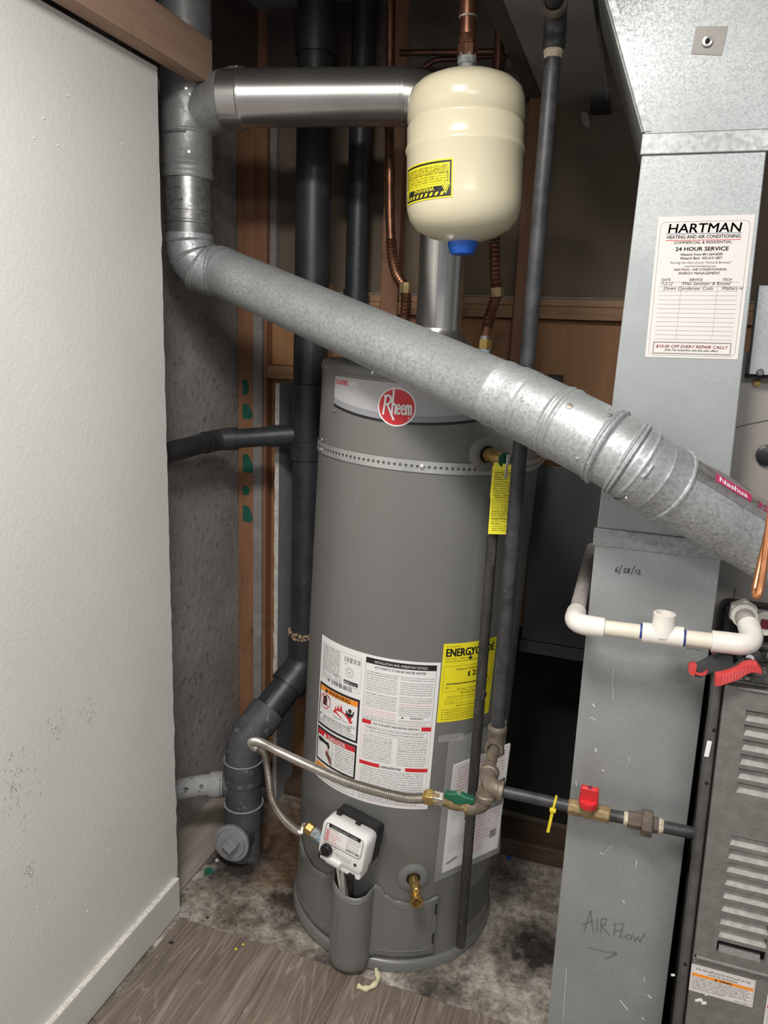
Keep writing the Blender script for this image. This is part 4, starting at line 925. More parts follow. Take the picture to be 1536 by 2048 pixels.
for (px, py) in ((378, 302), (422, 304), (380, 407), (420, 412), (372, 175), (380, 186)):
    p = on(px, py, 1, RY - .05); d_ = (V((p.x - RX, p.y - RY, 0))).normalized(); p = V((RX, RY, p.z)) + d_ * .0545
    MB().rev(p, d_, [(0, .0036), (.0018, .003)], 8).build('screw', 'screw', t)
for (py, a0, a1, r_) in ((262, -115, -60, .0556), (373, -105, -75, .0533), (398, -95, -70, .0533)):
    z = zr(py); MB().tube([V((RX + r_ * cos(radians(a)), RY + r_ * sin(radians(a)), z)) for a in range(a0, a1 + 1, 5)], .0022, 8).build('bead', 'riser_metal', t)

# ================================================================== furnace flue: elbow, long diagonal run, elbow, lower run
F0, F1 = atz(455, 549, 1.715), atz(1000, 789, 1.245); FD = (F1 - F0).normalized()
G0, G1 = atz(1285, 938, 1.125), atz(1560, 1103, 1.165); GD = (G1 - G0).normalized()
FR = .0545
t = thing('furnace_flue', F1 - V((0, 0, .06)), 'long bright galvanised flue pipe slanting across in front of the heater', 'flue pipe')
# upper elbow out of the riser
e0 = V((RX, RY, 1.668)); es = F0 - FD * .030
ec = arc(e0, V((RX, RY, 1.668)) + V((0, 0, -.085)) , es, 24)
ec = arc(e0, V((RX, RY, 1.668)) + V((0, 0, -.085)), es, 120); rr = []
for k in range(121):
    q = k / 120; r_ = .0545 + .0012 * q
    for c_, h_, w_ in ((.10, .003, .012), (.34, .0045, .016), (.37, .003, .012), (.62, .0045, .016), (.66, .003, .012), (.90, .0040, .014)): r_ += h_ * math.exp(-((q - c_) / w_) ** 2)
    rr.append(r_)
MB().tube(ec, rr, 56).build('upper_elbow', 'flue_metal', t, smooth=60)
LF = (F1 - F0).length
MB().rev(es, FD, [(-.006, .0555), (0, .0565), (.006, .0555), (.008, .0548), (.030, .0548), (.031, .0560), (.034, .0545), (LF + .022, .0545), (LF + .026, .0560), (LF + .032, .0565), (LF + .036, .0552), (LF + .075, .0552)], 56).build('diagonal_pipe', 'flue_metal', t)
ex = FD.cross(V((0, 0, 1))).normalized(); ey = ex.cross(FD)
# camera-side direction on the pipe surface, used for seams and screws
def side(p, d, a):
    x = d.cross(V((0, 0, 1))).normalized(); y = x.cross(d).normalized(); return x * cos(a) + y * sin(a)
def toward(p, d):
    v = (CAM - p); v = v - d * v.dot(d); v.normalize(); return v
# lower adjustable elbow
j0 = F1 + FD * .030; j3 = G0
# corner of the two axes
w0 = j0 - j3; aa, bb_, cc_ = 1.0, FD.dot(GD), 1.0; dd, ee = FD.dot(w0), GD.dot(w0); den = 1 - bb_ * bb_
sc_, tc_ = (bb_ * ee - dd) / den, (ee - bb_ * dd) / den
jc = ((j0 + FD * sc_) + (j3 + GD * tc_)) / 2
ec = arc(j0, jc, j3, 48); ecf = arc(j0, jc, j3, 192); rr = []
for k in range(193):
    q = k / 192; r_ = .0562 if q > .07 else .0572
    if .28 < q: r_ = .0568
    if .62 < q: r_ = .0560
    if .82 < q: r_ = .0578
    for c_, h_, w_ in ((.075, -.0012, .006), (.255, .0026, .010), (.295, .0026, .010), (.575, .0034, .011), (.610, .0048, .012), (.770, .0040, .011), (.800, .0060, .013), (.822, -.0016, .006), (.90, .0016, .012)): r_ += h_ * math.exp(-((q - c_) / w_) ** 2)
    rr.append(r_)
MB().tube(ecf, rr, 56).build('lower_elbow', 'flue_metal', t, smooth=60)
LG = (G1 - G0).length
MB().rev(G0, GD, [(-.012, .0585), (0, .0590), (.010, .0570), (.014, .0582), (.018, .0565), (.046, .0565), (.047, .0585), (.050, .0590), (.052, .0560)], 56, caps=False).build('crimped_collar', 'flue_metal', t)
MB().rev(G0 + GD * .046, GD, [(0, .0545), (LG - .04, .0545)], 56).build('lower_pipe', 'flue_metal', t)
def screw_on(px, py, axis_p, d, r, rad=.004, m_='screw'):
    # nearest hit of the pixel ray with the pipe surface
    rd = ray(px, py).normalized(); o_ = CAM - axis_p
    a_ = rd - d * rd.dot(d); b_ = o_ - d * o_.dot(d); A = a_.dot(a_); B_ = 2 * a_.dot(b_); C_ = b_.dot(b_) - r * r
    D_ = B_ * B_ - 4 * A * C_
    if D_ < 0: return None
    p = CAM + rd * ((-B_ - sqrt(D_)) / 2 / A); nn_ = (p - axis_p); nn_ = (nn_ - d * nn_.dot(d)).normalized()
    MB().rev(p - nn_ * .0005, nn_, [(0, rad), (.002, rad * .9), (.003, rad * .4)], 10).build('screw', m_, t); return p, nn_
MD = (ec[30] - ec[18]).normalized()
screw_on(1045, 799, F1, FD, .0552); screw_on(1022, 880, F1, FD, .0552)
screw_on(1139, 812, ec[20], (ec[22] - ec[18]).normalized(), .0562, .006, 'band_metal'); screw_on(1139, 812, ec[20], (ec[22] - ec[18]).normalized(), .0572, .0028, 'brass_old')
screw_on(1220, 831, ec[33], (ec[35] - ec[31]).normalized(), .0562, .0035, 'steel_dk')
screw_on(1155, 917, ec[27], MD, .0562, .003); screw_on(1176, 926, ec[28], MD, .0562, .003); screw_on(1253, 996, G0, GD, .0580, .003)
def bead_on(pts, axis_p, d, r, w):
    out = []
    for px, py in pts:
        rd = ray(px, py).normalized(); o_ = CAM - axis_p
        a_ = rd - d * rd.dot(d); b_ = o_ - d * o_.dot(d); A = a_.dot(a_); B_ = 2 * a_.dot(b_); C_ = b_.dot(b_) - r * r; D_ = B_ * B_ - 4 * A * C_
        if D_ >= 0: out.append(CAM + rd * ((-B_ - sqrt(D_)) / 2 / A))
    if len(out) > 1: MB().tube(out, w, 8).build('bead', 'flue_metal', t)
bead_on([(1027, 820), (1023, 832), (1020, 844)], F1, FD, .0555, .0022)
bead_on([(1008, 778), (1016, 782)], F1, FD, .0556, .001)
bead_on([(1305, 930), (1295, 945), (1285, 955)], G0, GD, .0572, .0026)
bead_on([(411, 505), (405, 520), (402, 530)], F0, FD, .0550, .0024)
# foil tape along the top of the lower run
def gsurf(u, v, off):
    x = GD.cross(V((0, 0, 1))).normalized(); y = x.cross(GD).normalized(); tw = toward(G0, GD)
    a0 = atan2(tw.dot(y), tw.dot(x)); 
    a = a0 + GSGN * v / .0545
    return G0 + GD * u + (x * cos(a) + y * sin(a)) * (.0545 + off)
x = GD.cross(V((0, 0, 1))).normalized(); y = x.cross(GD).normalized(); tw = toward(G0, GD); a0 = atan2(tw.dot(y), tw.dot(x))
GSGN = 1 if (x * cos(a0 + .3) + y * sin(a0 + .3)).z > tw.z else -1
class GS:
    step = .012
    def __call__(s, u, v, off): return gsurf(u, v, off + .0003)
tp = patch(GS(), .053, .028, .27, .080, .0008, nv=10); tpo = tp.build('foil_tape', 'foil', t)
P = Print(GS(), .0012); P.grid(.085, .042, .150, .058, 'pink', nv=3)
P.text('Nashua', .090, .0445, .013, 'white_label', bold=.03, width=.052, off=.0018, res=2); P.text('324A', .160, .042, .016, 'pink', bold=.02, width=.05, res=2); P.text('FOIL', .214, .043, .013, 'pink', res=2)
P.done(tpo, False)

# ================================================================== expansion tank
TB, TT = V((-.338, 1.440, 1.632)), V((-.350, 1.444, 1.918)); TD = (TT - TB).normalized(); TL = (TT - TB).length
t = thing('expansion_tank', TB, 'cream enamel expansion tank hanging upside down on a copper pipe', 'tank')
tr_ = .1045
prof = [(.000, .012), (.004, .035), (.012, .062), (.024, .085), (.040, .098), (.058, .1035), (.075, tr_), (.150, tr_), (.155, tr_ + .0025), (.160, tr_ + .0028), (.165, tr_ + .0003), (.168, tr_), (.196, tr_), (.200, tr_ - .003), (.2035, tr_ - .0035), (.207, tr_), (.240, tr_ - .0005), (.256, .0985), (.268, .086), (.277, .066), (.283, .040), (.286, .014)]
MB().rev(TB, TD, prof, 72).build('tank_shell', 'tank', t, smooth=60)
MB().rev(TB - TD * .019, TD, [(0, .0205), (.002, .0225), (.014, .0265), (.022, .0275)], 28).build('valve_cap', 'blue_cap', t)
MB().rev(TT - TD * .004, TD, [(0, .0155), (.018, .0150), (.018, .0165), (.034, .0170), (.036, .0130)], 18).build('threaded_neck', 'neck', t)
# label, printed upside down because the tank hangs
tx = V((1, 0, 0)); tx = (tx - TD * tx.dot(TD)).normalized(); ty = TD.cross(tx)
cdir = (CAM - TB); pc = degrees(atan2(cdir.dot(ty), cdir.dot(tx)))
def tank_phi(px, py):
    rd = ray(px, py); o_ = CAM - TB; a_ = V((rd.dot(tx), rd.dot(ty))); b_ = V((o_.dot(tx), o_.dot(ty)))
    A = a_.dot(a_); B_ = 2 * a_.dot(b_); C_ = b_.dot(b_) - tr_ ** 2; s_ = (-B_ - sqrt(B_ * B_ - 4 * A * C_)) / 2 / A
    p = b_ + a_ * s_; return degrees(atan2(p.y, p.x)), (o_ + rd * s_).dot(TD)
(fa, za), (fb, zb) = tank_phi(816, 335), tank_phi(905, 398)
(_, zc) = tank_phi(818, 407); (_, zd) = tank_phi(904, 320)
S = Cyl(tr_, fa, (zb + zc) / 2, TB, tx, ty, TD); Wl = radians(fb - fa) * tr_; Hl = (za + zd) / 2 - (zb + zc) / 2
lb = patch(S, 0, 0, Wl, Hl, .0005).build('warning_label', 'yellow', t)
P = Print(S, .0007)
P.frame(.0025, .0025, Wl - .0025, Hl - .0025, .0032, 'ink')
P.grid(.004, .003, Wl - .004, .020, 'ink', .0009)
for k in range(9): a = .008 + k * (Wl - .020) / 9; P.poly([(a, .005), (a + .005, .005), (a + .0085, .0105), (a + .0035, .0105)], 'yellow', .0012)
P.text('WARNING', Wl / 2, .0198, .0100, 'yellow', 'C', .03, 1.0, res=2, off=.0012, rot=True)
for c_ in (.010, Wl - .012):
    P.poly([(c_ - .008, .0225), (c_ + .008, .0225), (c_, .006)], 'yellow', .0012); P.poly([(c_ - .006, .0212), (c_ + .006, .0212), (c_, .0095)], 'ink', .0014); P.poly([(c_ - .0046, .0205), (c_ + .0046, .0205), (c_, .0115)], 'yellow', .0016); P.text('!', c_, .0200, .007, 'ink', 'C', .03, off=.0018, rot=True)
WT = ['All expansion tanks can fail. See tank', 'Inspect this tank yearly. Replace a leaking tank', 'Do not inflate above rated pressure', 'A leak or rupture can cause damage', 'Thermal expansion protection is required', 'PLEASE REFER TO THE PRODUCT INSTRUCTION', 'SHEET FOR FURTHER SAFETY INFORMATION']
yy = .025
for s_ in WT: P.text(s_, Wl / 2, yy + .0040, .0048, 'ink', 'C', width=Wl - .016, rot=True); yy += (Hl - .034) / 7
P.frame(.008, .0235, Wl - .008, Hl - .0205, .0005, 'ink')
P.done(lb, False)

# ================================================================== copper water lines
def pipe_thing(name, pts, r, m_, label, cat, n=16): return tag(MB().tube(pts, r, n).build(name, m_), label, cat)
t = thing('tank_supply_pipe', TT + TD * .03, 'copper pipe running up from the top of the cream tank', 'pipe')
s0 = TT + TD * .030
MB().tube([s0, s0 + TD * .12, s0 + TD * .40], .0145, 20).build('copper_pipe', 'copper', t)
MB().rev(s0 - TD * .004, TD, [(0, .0180), (.018, .0185), (.020, .0165), (.034, .0165), (.036, .0150)], 8).build('adapter', 'copper', t)
MB().rev(s0 + TD * .060, TD, [(0, .0165), (.060, .0165)], 20).build('coupling', 'copper', t)
MB().rev(s0 + TD * .058, TD, [(0, .0160), (.0025, .0170), (.004, .0155)], 20).build('solder_ring', 'solder', t)
# hot side, left of the vent
a_ = [V((on(779, 20, 1, 1.86).x, 1.86, 2.298)), on(779, 250, 1, 1.86), on(780, 430, 1, 1.85), on(782, 480, 1, 1.84)]
t = thing('hot_water_pipe', on(808, 690, 1, 1.72), 'copper pipe with corrugated bend left of the shiny vertical vent', 'pipe')
MB().tube(a_, .0112, 16).build('copper_pipe', 'copper', t)
for py in (328, 373, 434): p = on(779, py, 1, 1.86); MB().rev(p + V((0, 0, -.008)), (0, 0, 1), [(0, .0125), (.016, .0125)], 16).build('solder_joint', 'copper_bright' if py < 400 else 'solder', t)
MB().tube([on(779, 328, 1, 1.86), on(779, 372, 1, 1.86)], .0128, 16).build('coupling', 'copper_bright', t)
pts, rr = corrug(catmull([on(782, 480, 1, 1.84), on(785, 515, 1, 1.83), on(793, 548, 1, 1.81), on(806, 570, 1, 1.79), on(812, 585, 1, 1.78), on(812, 610, 1, 1.77), on(809, 640, 1, 1.76), on(806, 700, 1, 1.75)]), .0105, .0135, .0095)
MB().tube(pts, rr, 16).build('corrugated_bend', 'copper', t)
MB().rev(on(811, 576, 1, 1.78) + V((0, 0, .012)), (0, 0, -1), [(0, .0150), (.012, .0160), (.024, .0150)], 8).build('clamp', 'brass_old', t)
MB().rev(on(806, 700, 1, 1.75) + V((0, 0, .004)), (0, 0, -1), [(0, .0165), (.022, .0165), (.022, .012), (.058, .012)], 6).build('union_nut', 'brass', t)
# cold side, right of the vent
t = thing('cold_water_pipe', on(968, 705, 1, 1.72), 'tarnished copper pipe with corrugated bend right of the shiny vent', 'pipe')
MB().tube([on(1003, 0, 1, 1.74), on(1000, 60, 1, 1.74), on(992, 300, 1, 1.73), on(989, 480, 1, 1.72)], .0118, 16).build('copper_pipe', 'copper_dk', t)
for py in (46, 130, 160): p = on(1000 - py * .02, py, 1, 1.74); MB().rev(p, (0, 0, 1), [(0, .0140), (.018, .0140)], 16).build('coupling', 'copper_dk', t)
pts, rr = corrug(catmull([on(989, 485, 1, 1.72), on(990, 545, 1, 1.72), on(993, 575, 1, 1.72), on(990, 600, 1, 1.72), on(980, 630, 1, 1.72), on(975, 655, 1, 1.72)]), .0108, .0135, .0095)
MB().tube(pts, rr, 16).build('corrugated_bend', 'copper', t)
MB().rev(on(993, 585, 1, 1.72) + V((0, 0, .010)), (.1, 0, -1), [(0, .0142), (.010, .0155), (.020, .0142)], 8).build('tape_wrap', 'brass_old', t)
MB().tube([on(975, 650, 1, 1.72), on(971, 676, 1, 1.72)], .0112, 16).build('tail_piece', 'copper', t)
p = on(970, 672, 1, 1.72)
MB().rev(p, (0, 0, -1), [(0, .0128), (.007, .0135)], 20).build('gasket', 'steel_dk', t)
MB().rev(p + V((0, 0, -.007)), (0, 0, -1), [(0, .0168), (.021, .0168)], 6).build('union_nut', 'brass', t)
MB().rev(p + V((0, 0, -.028)), (0, 0, -1), [(0, .0135), (.040, .0135)], 18).build('nipple', 'blue_nipple', t)
# copper runs in the joist bay
pipe_thing('copper_branch', [on(800, 106, 1, 1.95), on(1050, 103, 1, 1.95)], .0075, 'copper_dk', 'thin dark copper branch crossing behind the tank pipe', 'pipe')
pipe_thing('copper_branch', [on(848, 135, 1, 1.97), on(868, 122, 1, 1.97), on(880, 119, 1, 1.97), on(1040, 108, 1, 1.97)], .0065, 'copper_dk', 'bent thin copper branch just above the horizontal vent elbow', 'pipe')

# ================================================================== black drain pipes
SX, SY = -.838, 1.885
t = thing('drain_stack', (-.93, 1.68, 0), 'thick black plastic drain stack with offset bends and floor cleanout', 'drain pipe'); stack_t = t
MB().rev((SX, SY, .60), (0, 0, 1), [(0, .0445), (1.70, .0445)], 40).build('upper_pipe', 'abs', t)
zc_ = lambda py: on(612, py, 1, SY - .04).z
MB().rev((SX, SY, zc_(922)), (0, 0, 1), [(0, .0500), (zc_(885) - zc_(922), .0505), (zc_(884) - zc_(922), .0475), (zc_(798) - zc_(922), .0475), (zc_(797) - zc_(922), .0500), (zc_(770) - zc_(922), .0505), (zc_(769) - zc_(922), .0450)], 40).build('wye_fitting', 'abs', t)
MB().rev((SX, SY, zc_(100)), (0, 0, 1), [(0, .0500), (.07, .0510), (.071, .046)], 40).build('top_coupling', 'abs', t)
k0 = V((SX, SY, .615)); k1 = V((-.853, 1.855, .508)); k2 = V((-.925, 1.705, .365)); k3 = V((-.932, 1.688, .27))
MB().tube([V((SX, SY, .62)), V((SX, SY, .60)), V((SX, SY, .545))] + arc((SX, SY, .545), (SX, SY, .52), V((SX, SY, .52)).lerp(k2, .22), 6), [.0495, .0500, .0500] + [.0505] * 7, 36).build('upper_bend', 'abs', t)
a0_ = V((SX, SY, .52)).lerp(k2, .16); a1_ = V((SX, SY, .52)).lerp(k2, .34)
MB().tube([a0_, a1_], [.0520, .0525], 36).build('bend_hub', 'abs', t)
MB().tube([V((SX, SY, .52)).lerp(k2, .2), V((SX, SY, .52)).lerp(k2, .85)], .0445, 36).build('offset_pipe', 'abs', t)
b0_ = V((SX, SY, .52)).lerp(k2, .66); b1_ = V((SX, SY, .52)).lerp(k2, .86)
MB().tube([b0_, b1_], [.0525, .0520], 36).build('bend_hub', 'abs_dusty', t)
cx_, cy_ = -.932, 1.688
MB().tube(arc(b1_, V((cx_, cy_, .375)), V((cx_, cy_, .300)), 10), .0500, 36).build('lower_bend', 'abs_dusty', t)
MB().rev((cx_, cy_, .300), (0, 0, -1), [(0, .0530), (.030, .0528), (.068, .0525), (.069, .0490), (.135, .0490), (.136, .0530), (.205, .0525), (.206, .0500), (.30, .0500)], 40).build('sanitary_tee', 'abs_dusty', t)
for z in (.300, .163): MB().tube([V((cx_ + .0535 * cos(a * pi / 20), cy_ + .0535 * sin(a * pi / 20), z)) for a in range(41)], .0022, 8).build('cement_ring', 'abs_grey', t)
mm = MB()
for k in range(90):
    a = random.uniform(-pi, .3); z = .618 + random.uniform(-.010, .008); mm.rev(V((SX + .047 * cos(a), SY + .047 * sin(a), z)), (random.uniform(-1, 1), random.uniform(-1, 1), random.uniform(-1, 1)), [(-.004, .001), (0, random.uniform(.003, .006)), (.004, .001)], 6)
o = mm.build('sealant_bead', 'glue', t); o['kind'] = 'stuff'
co = V((cx_, cy_, .078)); cdv = V((.06, -.98, .10)).normalized()
MB().tube([co, co + cdv * .045, co + cdv * .072], [.044, .046, .0475], 36).build('cleanout_neck', 'abs_dusty', t)
cp = co + cdv * .072
pl = MB().rev(cp, cdv, [(-.004, .0475), (.000, .0510), (.010, .0515), (.012, .0490), (.0125, .043), (.010, .0425), (.010, .0420), (.0125, .041), (.014, .040)], 40).build('cleanout_plug', 'plug_grey', t)
sx_ = cdv.cross(V((0, 0, 1))).normalized(); sy_ = sx_.cross(cdv).normalized(); qx = (sx_ * .8 + sy_ * .6); qy = cdv.cross(qx)
MB().obox(cp + cdv * .024 - qy * .008, (qx, qy, cdv), (.017, .017, .012))  .build('square_lug', 'plug_grey', pl, bevel=.003)
MB().tube([V((cx_, cy_, .215)), V((-.982, 1.676, .214)), V((-.995, 1.670, .214))], [.034, .034, .036], 28).build('tee_branch', 'abs_dusty', t)
MB().tube([V((-.985, 1.676, .214)), V((-1.035, 1.652, .213)), V((-1.118, 1.595, .209)), V((-1.118, 1.45, .207))], .030, 28).build('dusty_branch_pipe', 'abs_grey', t)
MB().tube([V((-.990, 1.673, .214)), V((-1.022, 1.658, .214))], [.036, .036], 28).build('branch_hub', 'abs_grey', t)
P = Print(Cyl(.0445, -62, .9, (SX, SY, 0)), .0004, xf=lambda u, v: (-v, u))
P.text('ABS-DWV  ASTM F628  3 IN  CELLULAR CORE  SCH 40', .30, 0, .009, 'pipe_print', xs=1.1); P.done(t, False)
d_ = (b0_ - a1_).normalized(); nx = toward(a1_, d_); 
SF = Flat(a1_.lerp(b0_, .55) + nx * .0447, d_ * -1, d_.cross(nx) * -1, nx); P = Print(SF, .0006); P.text('08-93 M', -.03, -.020, .010, 'pipe_print'); P.done(t, False)
t = thing('vent_stack', (on(715, 477, 1, 2.02).x, 2.015, 1.4), 'slimmer black plastic vent pipe standing behind the copper hot line', 'drain pipe')
AX = on(715, 477, 1, 2.015).x
MB().rev((AX, 2.015, .6), (0, 0, 1), [(0, .0302), (1.695, .0302)], 32).build('pipe', 'abs', t)
MB().rev((AX, 2.015, 1.53), (0, 0, 1), [(-.12, .0345), (.05, .0345), (.051, .0305)], 32).build('coupling', 'abs', t)
P = Print(Cyl(.0302, -55, 1.75, (AX, 2.015, 0)), .0004, xf=lambda u, v: (-v, u)); P.text('2 IN  CELLULAR CORE  SCH 40  ABS-DWV / ASTM F628', -.20, 0, .009, 'pipe_print', xs=1.1); P.done(t, False)
t = stack_t
q1, q2, q3 = V((SX - .03, SY - .01, 1.190)), V((-1.075, 1.800, 1.168)), V((-1.085, 1.45, 1.155))
MB().tube([q1, q1.lerp(q2, .94)], .0262, 28).build('side_arm', 'abs', t)
MB().tube([q1, q1.lerp(q2, .36)], .0300, 28).build('side_arm_hub', 'abs', t)
MB().tube([q1.lerp(q2, .74), q1.lerp(q2, .90)], .0310, 28).build('side_elbow_hub', 'abs', t)
MB().tube(arc(q1.lerp(q2, .86), q2, q2.lerp(q3, .16), 10), .0290, 28).build('side_elbow', 'abs', t)
MB().tube([q2.lerp(q3, .12), q3], .0262, 28).build('side_tail_pipe', 'abs', t)
# ================================================================== relief discharge pipe and its tag
TPw = HM @ TPo
t = thing('discharge_pipe', (TPw.x, TPw.y, .10), 'dusty black relief discharge pipe hanging down the right front of heater', 'pipe')
MB().tube([(TPw.x, TPw.y, TPw.z - .042), (TPw.x - .002, TPw.y, .6), (TPw.x - .004, TPw.y - .002, .098)], .0112, 20).build('pipe', 'iron_dusty', t)
tg = [on(px, py, 1, 1.452) for px, py in ((976, 1068), (1020, 1069), (1029, 940), (1024, 930), (992, 925), (986, 932), (980, 990), (981, 1000))]
tg = MB().prism(tg, (0, .0006, 0)).build('relief_valve_tag', 'yellow_tag', smooth=0)
tag(tg, 'yellow warning tag hanging from the brass relief valve', 'tag')
O_ = on(976, 1068, 1, 1.4516); U_t = on(1020, 1069, 1, 1.4516) - O_; wt = U_t.length; V_t = on(986, 932, 1, 1.4516) - O_; ht = V_t.length
P = Print(Flat(O_, U_t.normalized(), V_t.normalized(), (0, -1, 0)), .0003)
TG = 'TEMPERATURE AND PRESSURE RELIEF VALVE WARNING to avoid water damage or scalding due to valve operation discharge line must be connected to valve outlet and run to a safe place of disposal. The discharge line must be as short as possible and be the same size as the valve discharge connection throughout its entire length.'
P.text('Do not remove this tag', wt / 2, ht - .010, .0036, 'ink', 'C'); P.para(.004, ht - .012, wt - .009, 11, .0044, 'ink', TG, .0040, bold=.02); P.text('REINSPECTION', wt / 2, ht - .064, .0042, 'ink', 'C', .03); P.para(.003, ht - .066, wt - .008, 10, .0040, 'ink', TG, .0036, bold=.02)
P.frame(.004, .020, wt - .005, .032, .0004, 'ink'); P.para(.006, .0315, wt - .012, 3, .0038, 'ink', TG, .0034, bold=.02); P.para(.006, .018, wt - .012, 3, .0042, 'ink', TG, .0036, bold=.02)
P.done(tg, False)

# ================================================================== booklet in a clear pouch, taped to the heater
t = thing('document_pouch', hw(-40, .26), 'clear plastic pouch with white booklet taped low on the heater side', 'document')
pa, pb, pc_, pd = on(907, 1528, 1, 1.488), on(884, 1742, 1, 1.480), None, None
Ud = (hw(-18, .4, R + .035) - hw(-50, .4, R + .008)); Ud.z = 0; Ud.normalize(); Nd = Ud.cross(V((0, 0, 1))).normalized()
if Nd.y > 0: Nd = -Nd
Ob = hw(-49.5, .262, R + .006)
lean = V((.018, 0, 0))
Vb = (hw(-49, .538, R + .006) - Ob); Hb = Vb.length; Vb.normalize(); rise = V((0, 0, .0)); 
Ub = (Ud + V((0, 0, .12))).normalized(); Wb = .155
bk = MB().hexa([Ob, Ob + Ub * Wb, Ob + Ub * Wb - Nd * .004, Ob - Nd * .004, Ob + Vb * Hb, Ob + Ub * Wb + Vb * Hb, Ob + Ub * Wb + Vb * Hb - Nd * .004, Ob + Vb * Hb - Nd * .004]).build('booklet', 'paper', t, smooth=0)
P = Print(Flat(Ob, Ub, Vb, Nd), .0006)
OW = 'To meet commercial codes installation must conform with local codes. WARNING if the information in these instructions is not followed exactly a fire or explosion may result causing property damage, personal injury or death. Do not store or use gasoline or other flammable vapors and liquids in the vicinity of this or any other appliance.'
P.para(.012, Hb - .008, Wb - .02, 8, .0078, 'ink_light_red', OW, .0062, bold=.02)
P.para(.010, Hb - .075, .028, 1, .005, 'ink', 'USE AND CARE', .0045); P.grid(.045, Hb - .155, Wb - .004, Hb - .085, 'ink'); P.text('Use & Care', .052, Hb - .112, .016, 'ink_white', bold=.02, off=.0012); P.text('MANUAL', .052, Hb - .132, .013, 'ink_white', off=.0012); P.text('For Gas Water Heaters', .052, Hb - .148, .008, 'ink_white', off=.0012)
P.para(.008, Hb - .090, .030, 9, .006, 'ink_grey', OW, .0048); P.para(.045, Hb - .160, Wb - .052, 8, .0088, 'ink_light_red', OW, .0068, bold=.02); P.para(.008, .090, .045, 6, .007, 'ink_grey', OW, .005); P.para(.060, .045, .05, 4, .0068, 'ink_light_red', OW, .0056)
P.line([(.010, .022), (.034, .028)], .006, 'ink_grey'); P.grid(Wb - .03, .04, Wb - .012, .06, 'ink_grey')
P.done(bk, False)
O2 = hw(-54.5, .245, R + .009); 
fl = MB().hexa([O2, O2 + Ub * .185, O2 + Ub * .185 + Nd * .0005, O2 + Nd * .0005] + [q + Vb * .36 for q in (O2, O2 + Ub * .155, O2 + Ub * .155 + Nd * .0005, O2 + Nd * .0005)])
for i in range(len(fl.v)): fl.v[i] = fl.v[i] + Nd * .002
fl.build('clear_film', 'film', t, smooth=0)
n_ = HM.to_3x3() @ tri(-53)[0]
MB().obox(hw(-52, .608, R + .003), (HM.to_3x3() @ tri(-52)[0], HM.to_3x3() @ tri(-52)[1], HZ), (.0006, .03, .008)).build('tape_strip', 'film', t, smooth=0)

# ================================================================== gas lines
GX, GY = -.197, 1.40
t = thing('gas_riser', (GX, GY, .64), 'tall black iron gas pipe standing right of the grey heater', 'gas pipe')
MB().tube([(GX, GY, .70), (GX, GY, 1.2), (GX + .002, GY, 1.945)], .0137, 24).build('pipe', 'iron', t)
MB().rev((GX, GY, .705), (0, 0, -1), [(0, .0165), (.004, .0190), (.012, .0190), (.015, .0170), (.050, .0165), (.060, .0180), (.066, .0120)], 24).build('tee', 'malleable', t)
MB().tube([(GX, GY, .668), (GX, GY - .026, .667)], .0165, 20).build('tee_outlet', 'malleable', t)
MB().rev((GX, GY - .024, .667), (0, -1, 0), [(0, .0185), (.007, .0185), (.007, .0125)], 20, caps=False).build('tee_rim', 'malleable', t)
MB().tube([(GX, GY - .02, .667), (GX + .005, 1.275, .652)], .0110, 20).build('nipple', 'malleable', t)
MB().rev((GX + .002, GY, 1.93), (0, 0, 1), [(0, .0150), (.004, .0185), (.012, .0190), (.016, .0175), (.030, .0175)], 24).build('top_elbow', 'iron', t)
MB().tube(arc((GX + .002, GY, 1.952), (GX + .002, GY, 1.980), (GX + .003, GY - .032, 1.986), 8), .0185, 24).build('elbow_bend', 'iron', t)
MB().rev((GX + .003, GY - .028, 1.986), (0, -1, .18), [(0, .0205), (.012, .0210), (.012, .0150)], 24, caps=False).build('elbow_rim', 'malleable', t)
MB().tube([(GX + .003, GY - .02, 1.986), (GX + .003, GY - .42, 2.065)], .0140, 24).build('incoming_pipe', 'iron', t)
MB().rev((GX + .002, GY, 1.918), (0, 0, 1), [(0, .0142), (.012, .0158), (.015, .0150)], 20).build('dope_ring', 'dope', t)
BY, BZ = 1.262, .649
t = thing('furnace_gas_branch', (-.10, BY, BZ - .02), 'black iron gas branch with brown union running right into furnace', 'gas pipe')
ea = V((GX + .006, BY, BZ))
MB().tube(arc((GX + .005, 1.302, .654), ea, ea + V((.032, 0, 0)), 8), [.0175] + [.0165] * 7 + [.0165], 22).build('elbow', 'malleable', t)
MB().rev(ea + V((.024, 0, 0)), (1, 0, 0), [(0, .0170), (.002, .0195), (.010, .0195), (.010, .012)], 22, caps=False).build('elbow_rim', 'malleable', t)
MB().rev((GX + .005, 1.300, .654), (0, 1, 0), [(-.004, .0165), (-.002, .0190), (.008, .0190), (.008, .012)], 22, caps=False).build('elbow_rim', 'malleable', t)
MB().tube([ea + V((.025, 0, 0)), (-.036, BY, BZ)], .0106, 20).build('pipe', 'iron', t)
MB().tube([(.030, BY, BZ), (.075, BY, BZ)], .0106, 20).build('nipple', 'iron', t)
MB().rev((.056, BY, BZ), (1, 0, 0), [(0, .0112), (.004, .0125), (.008, .0110)], 16).build('dope_ring', 'dope', t)
un = MB().rev((.063, BY, BZ), (1, 0, 0), [(0, .0150), (.024, .0150), (.026, .0145)], 8); un.rev((.098, BY, BZ), (1, 0, 0), [(0, .0145), (.016, .0140)], 8)
un.build('union_body', 'union', t)
MB().rev((.086, BY, BZ), (1, 0, 0), [(0, .0225), (.003, .0235), (.016, .0235), (.018, .022)], 8).build('union_nut', 'union', t, bevel=.001)
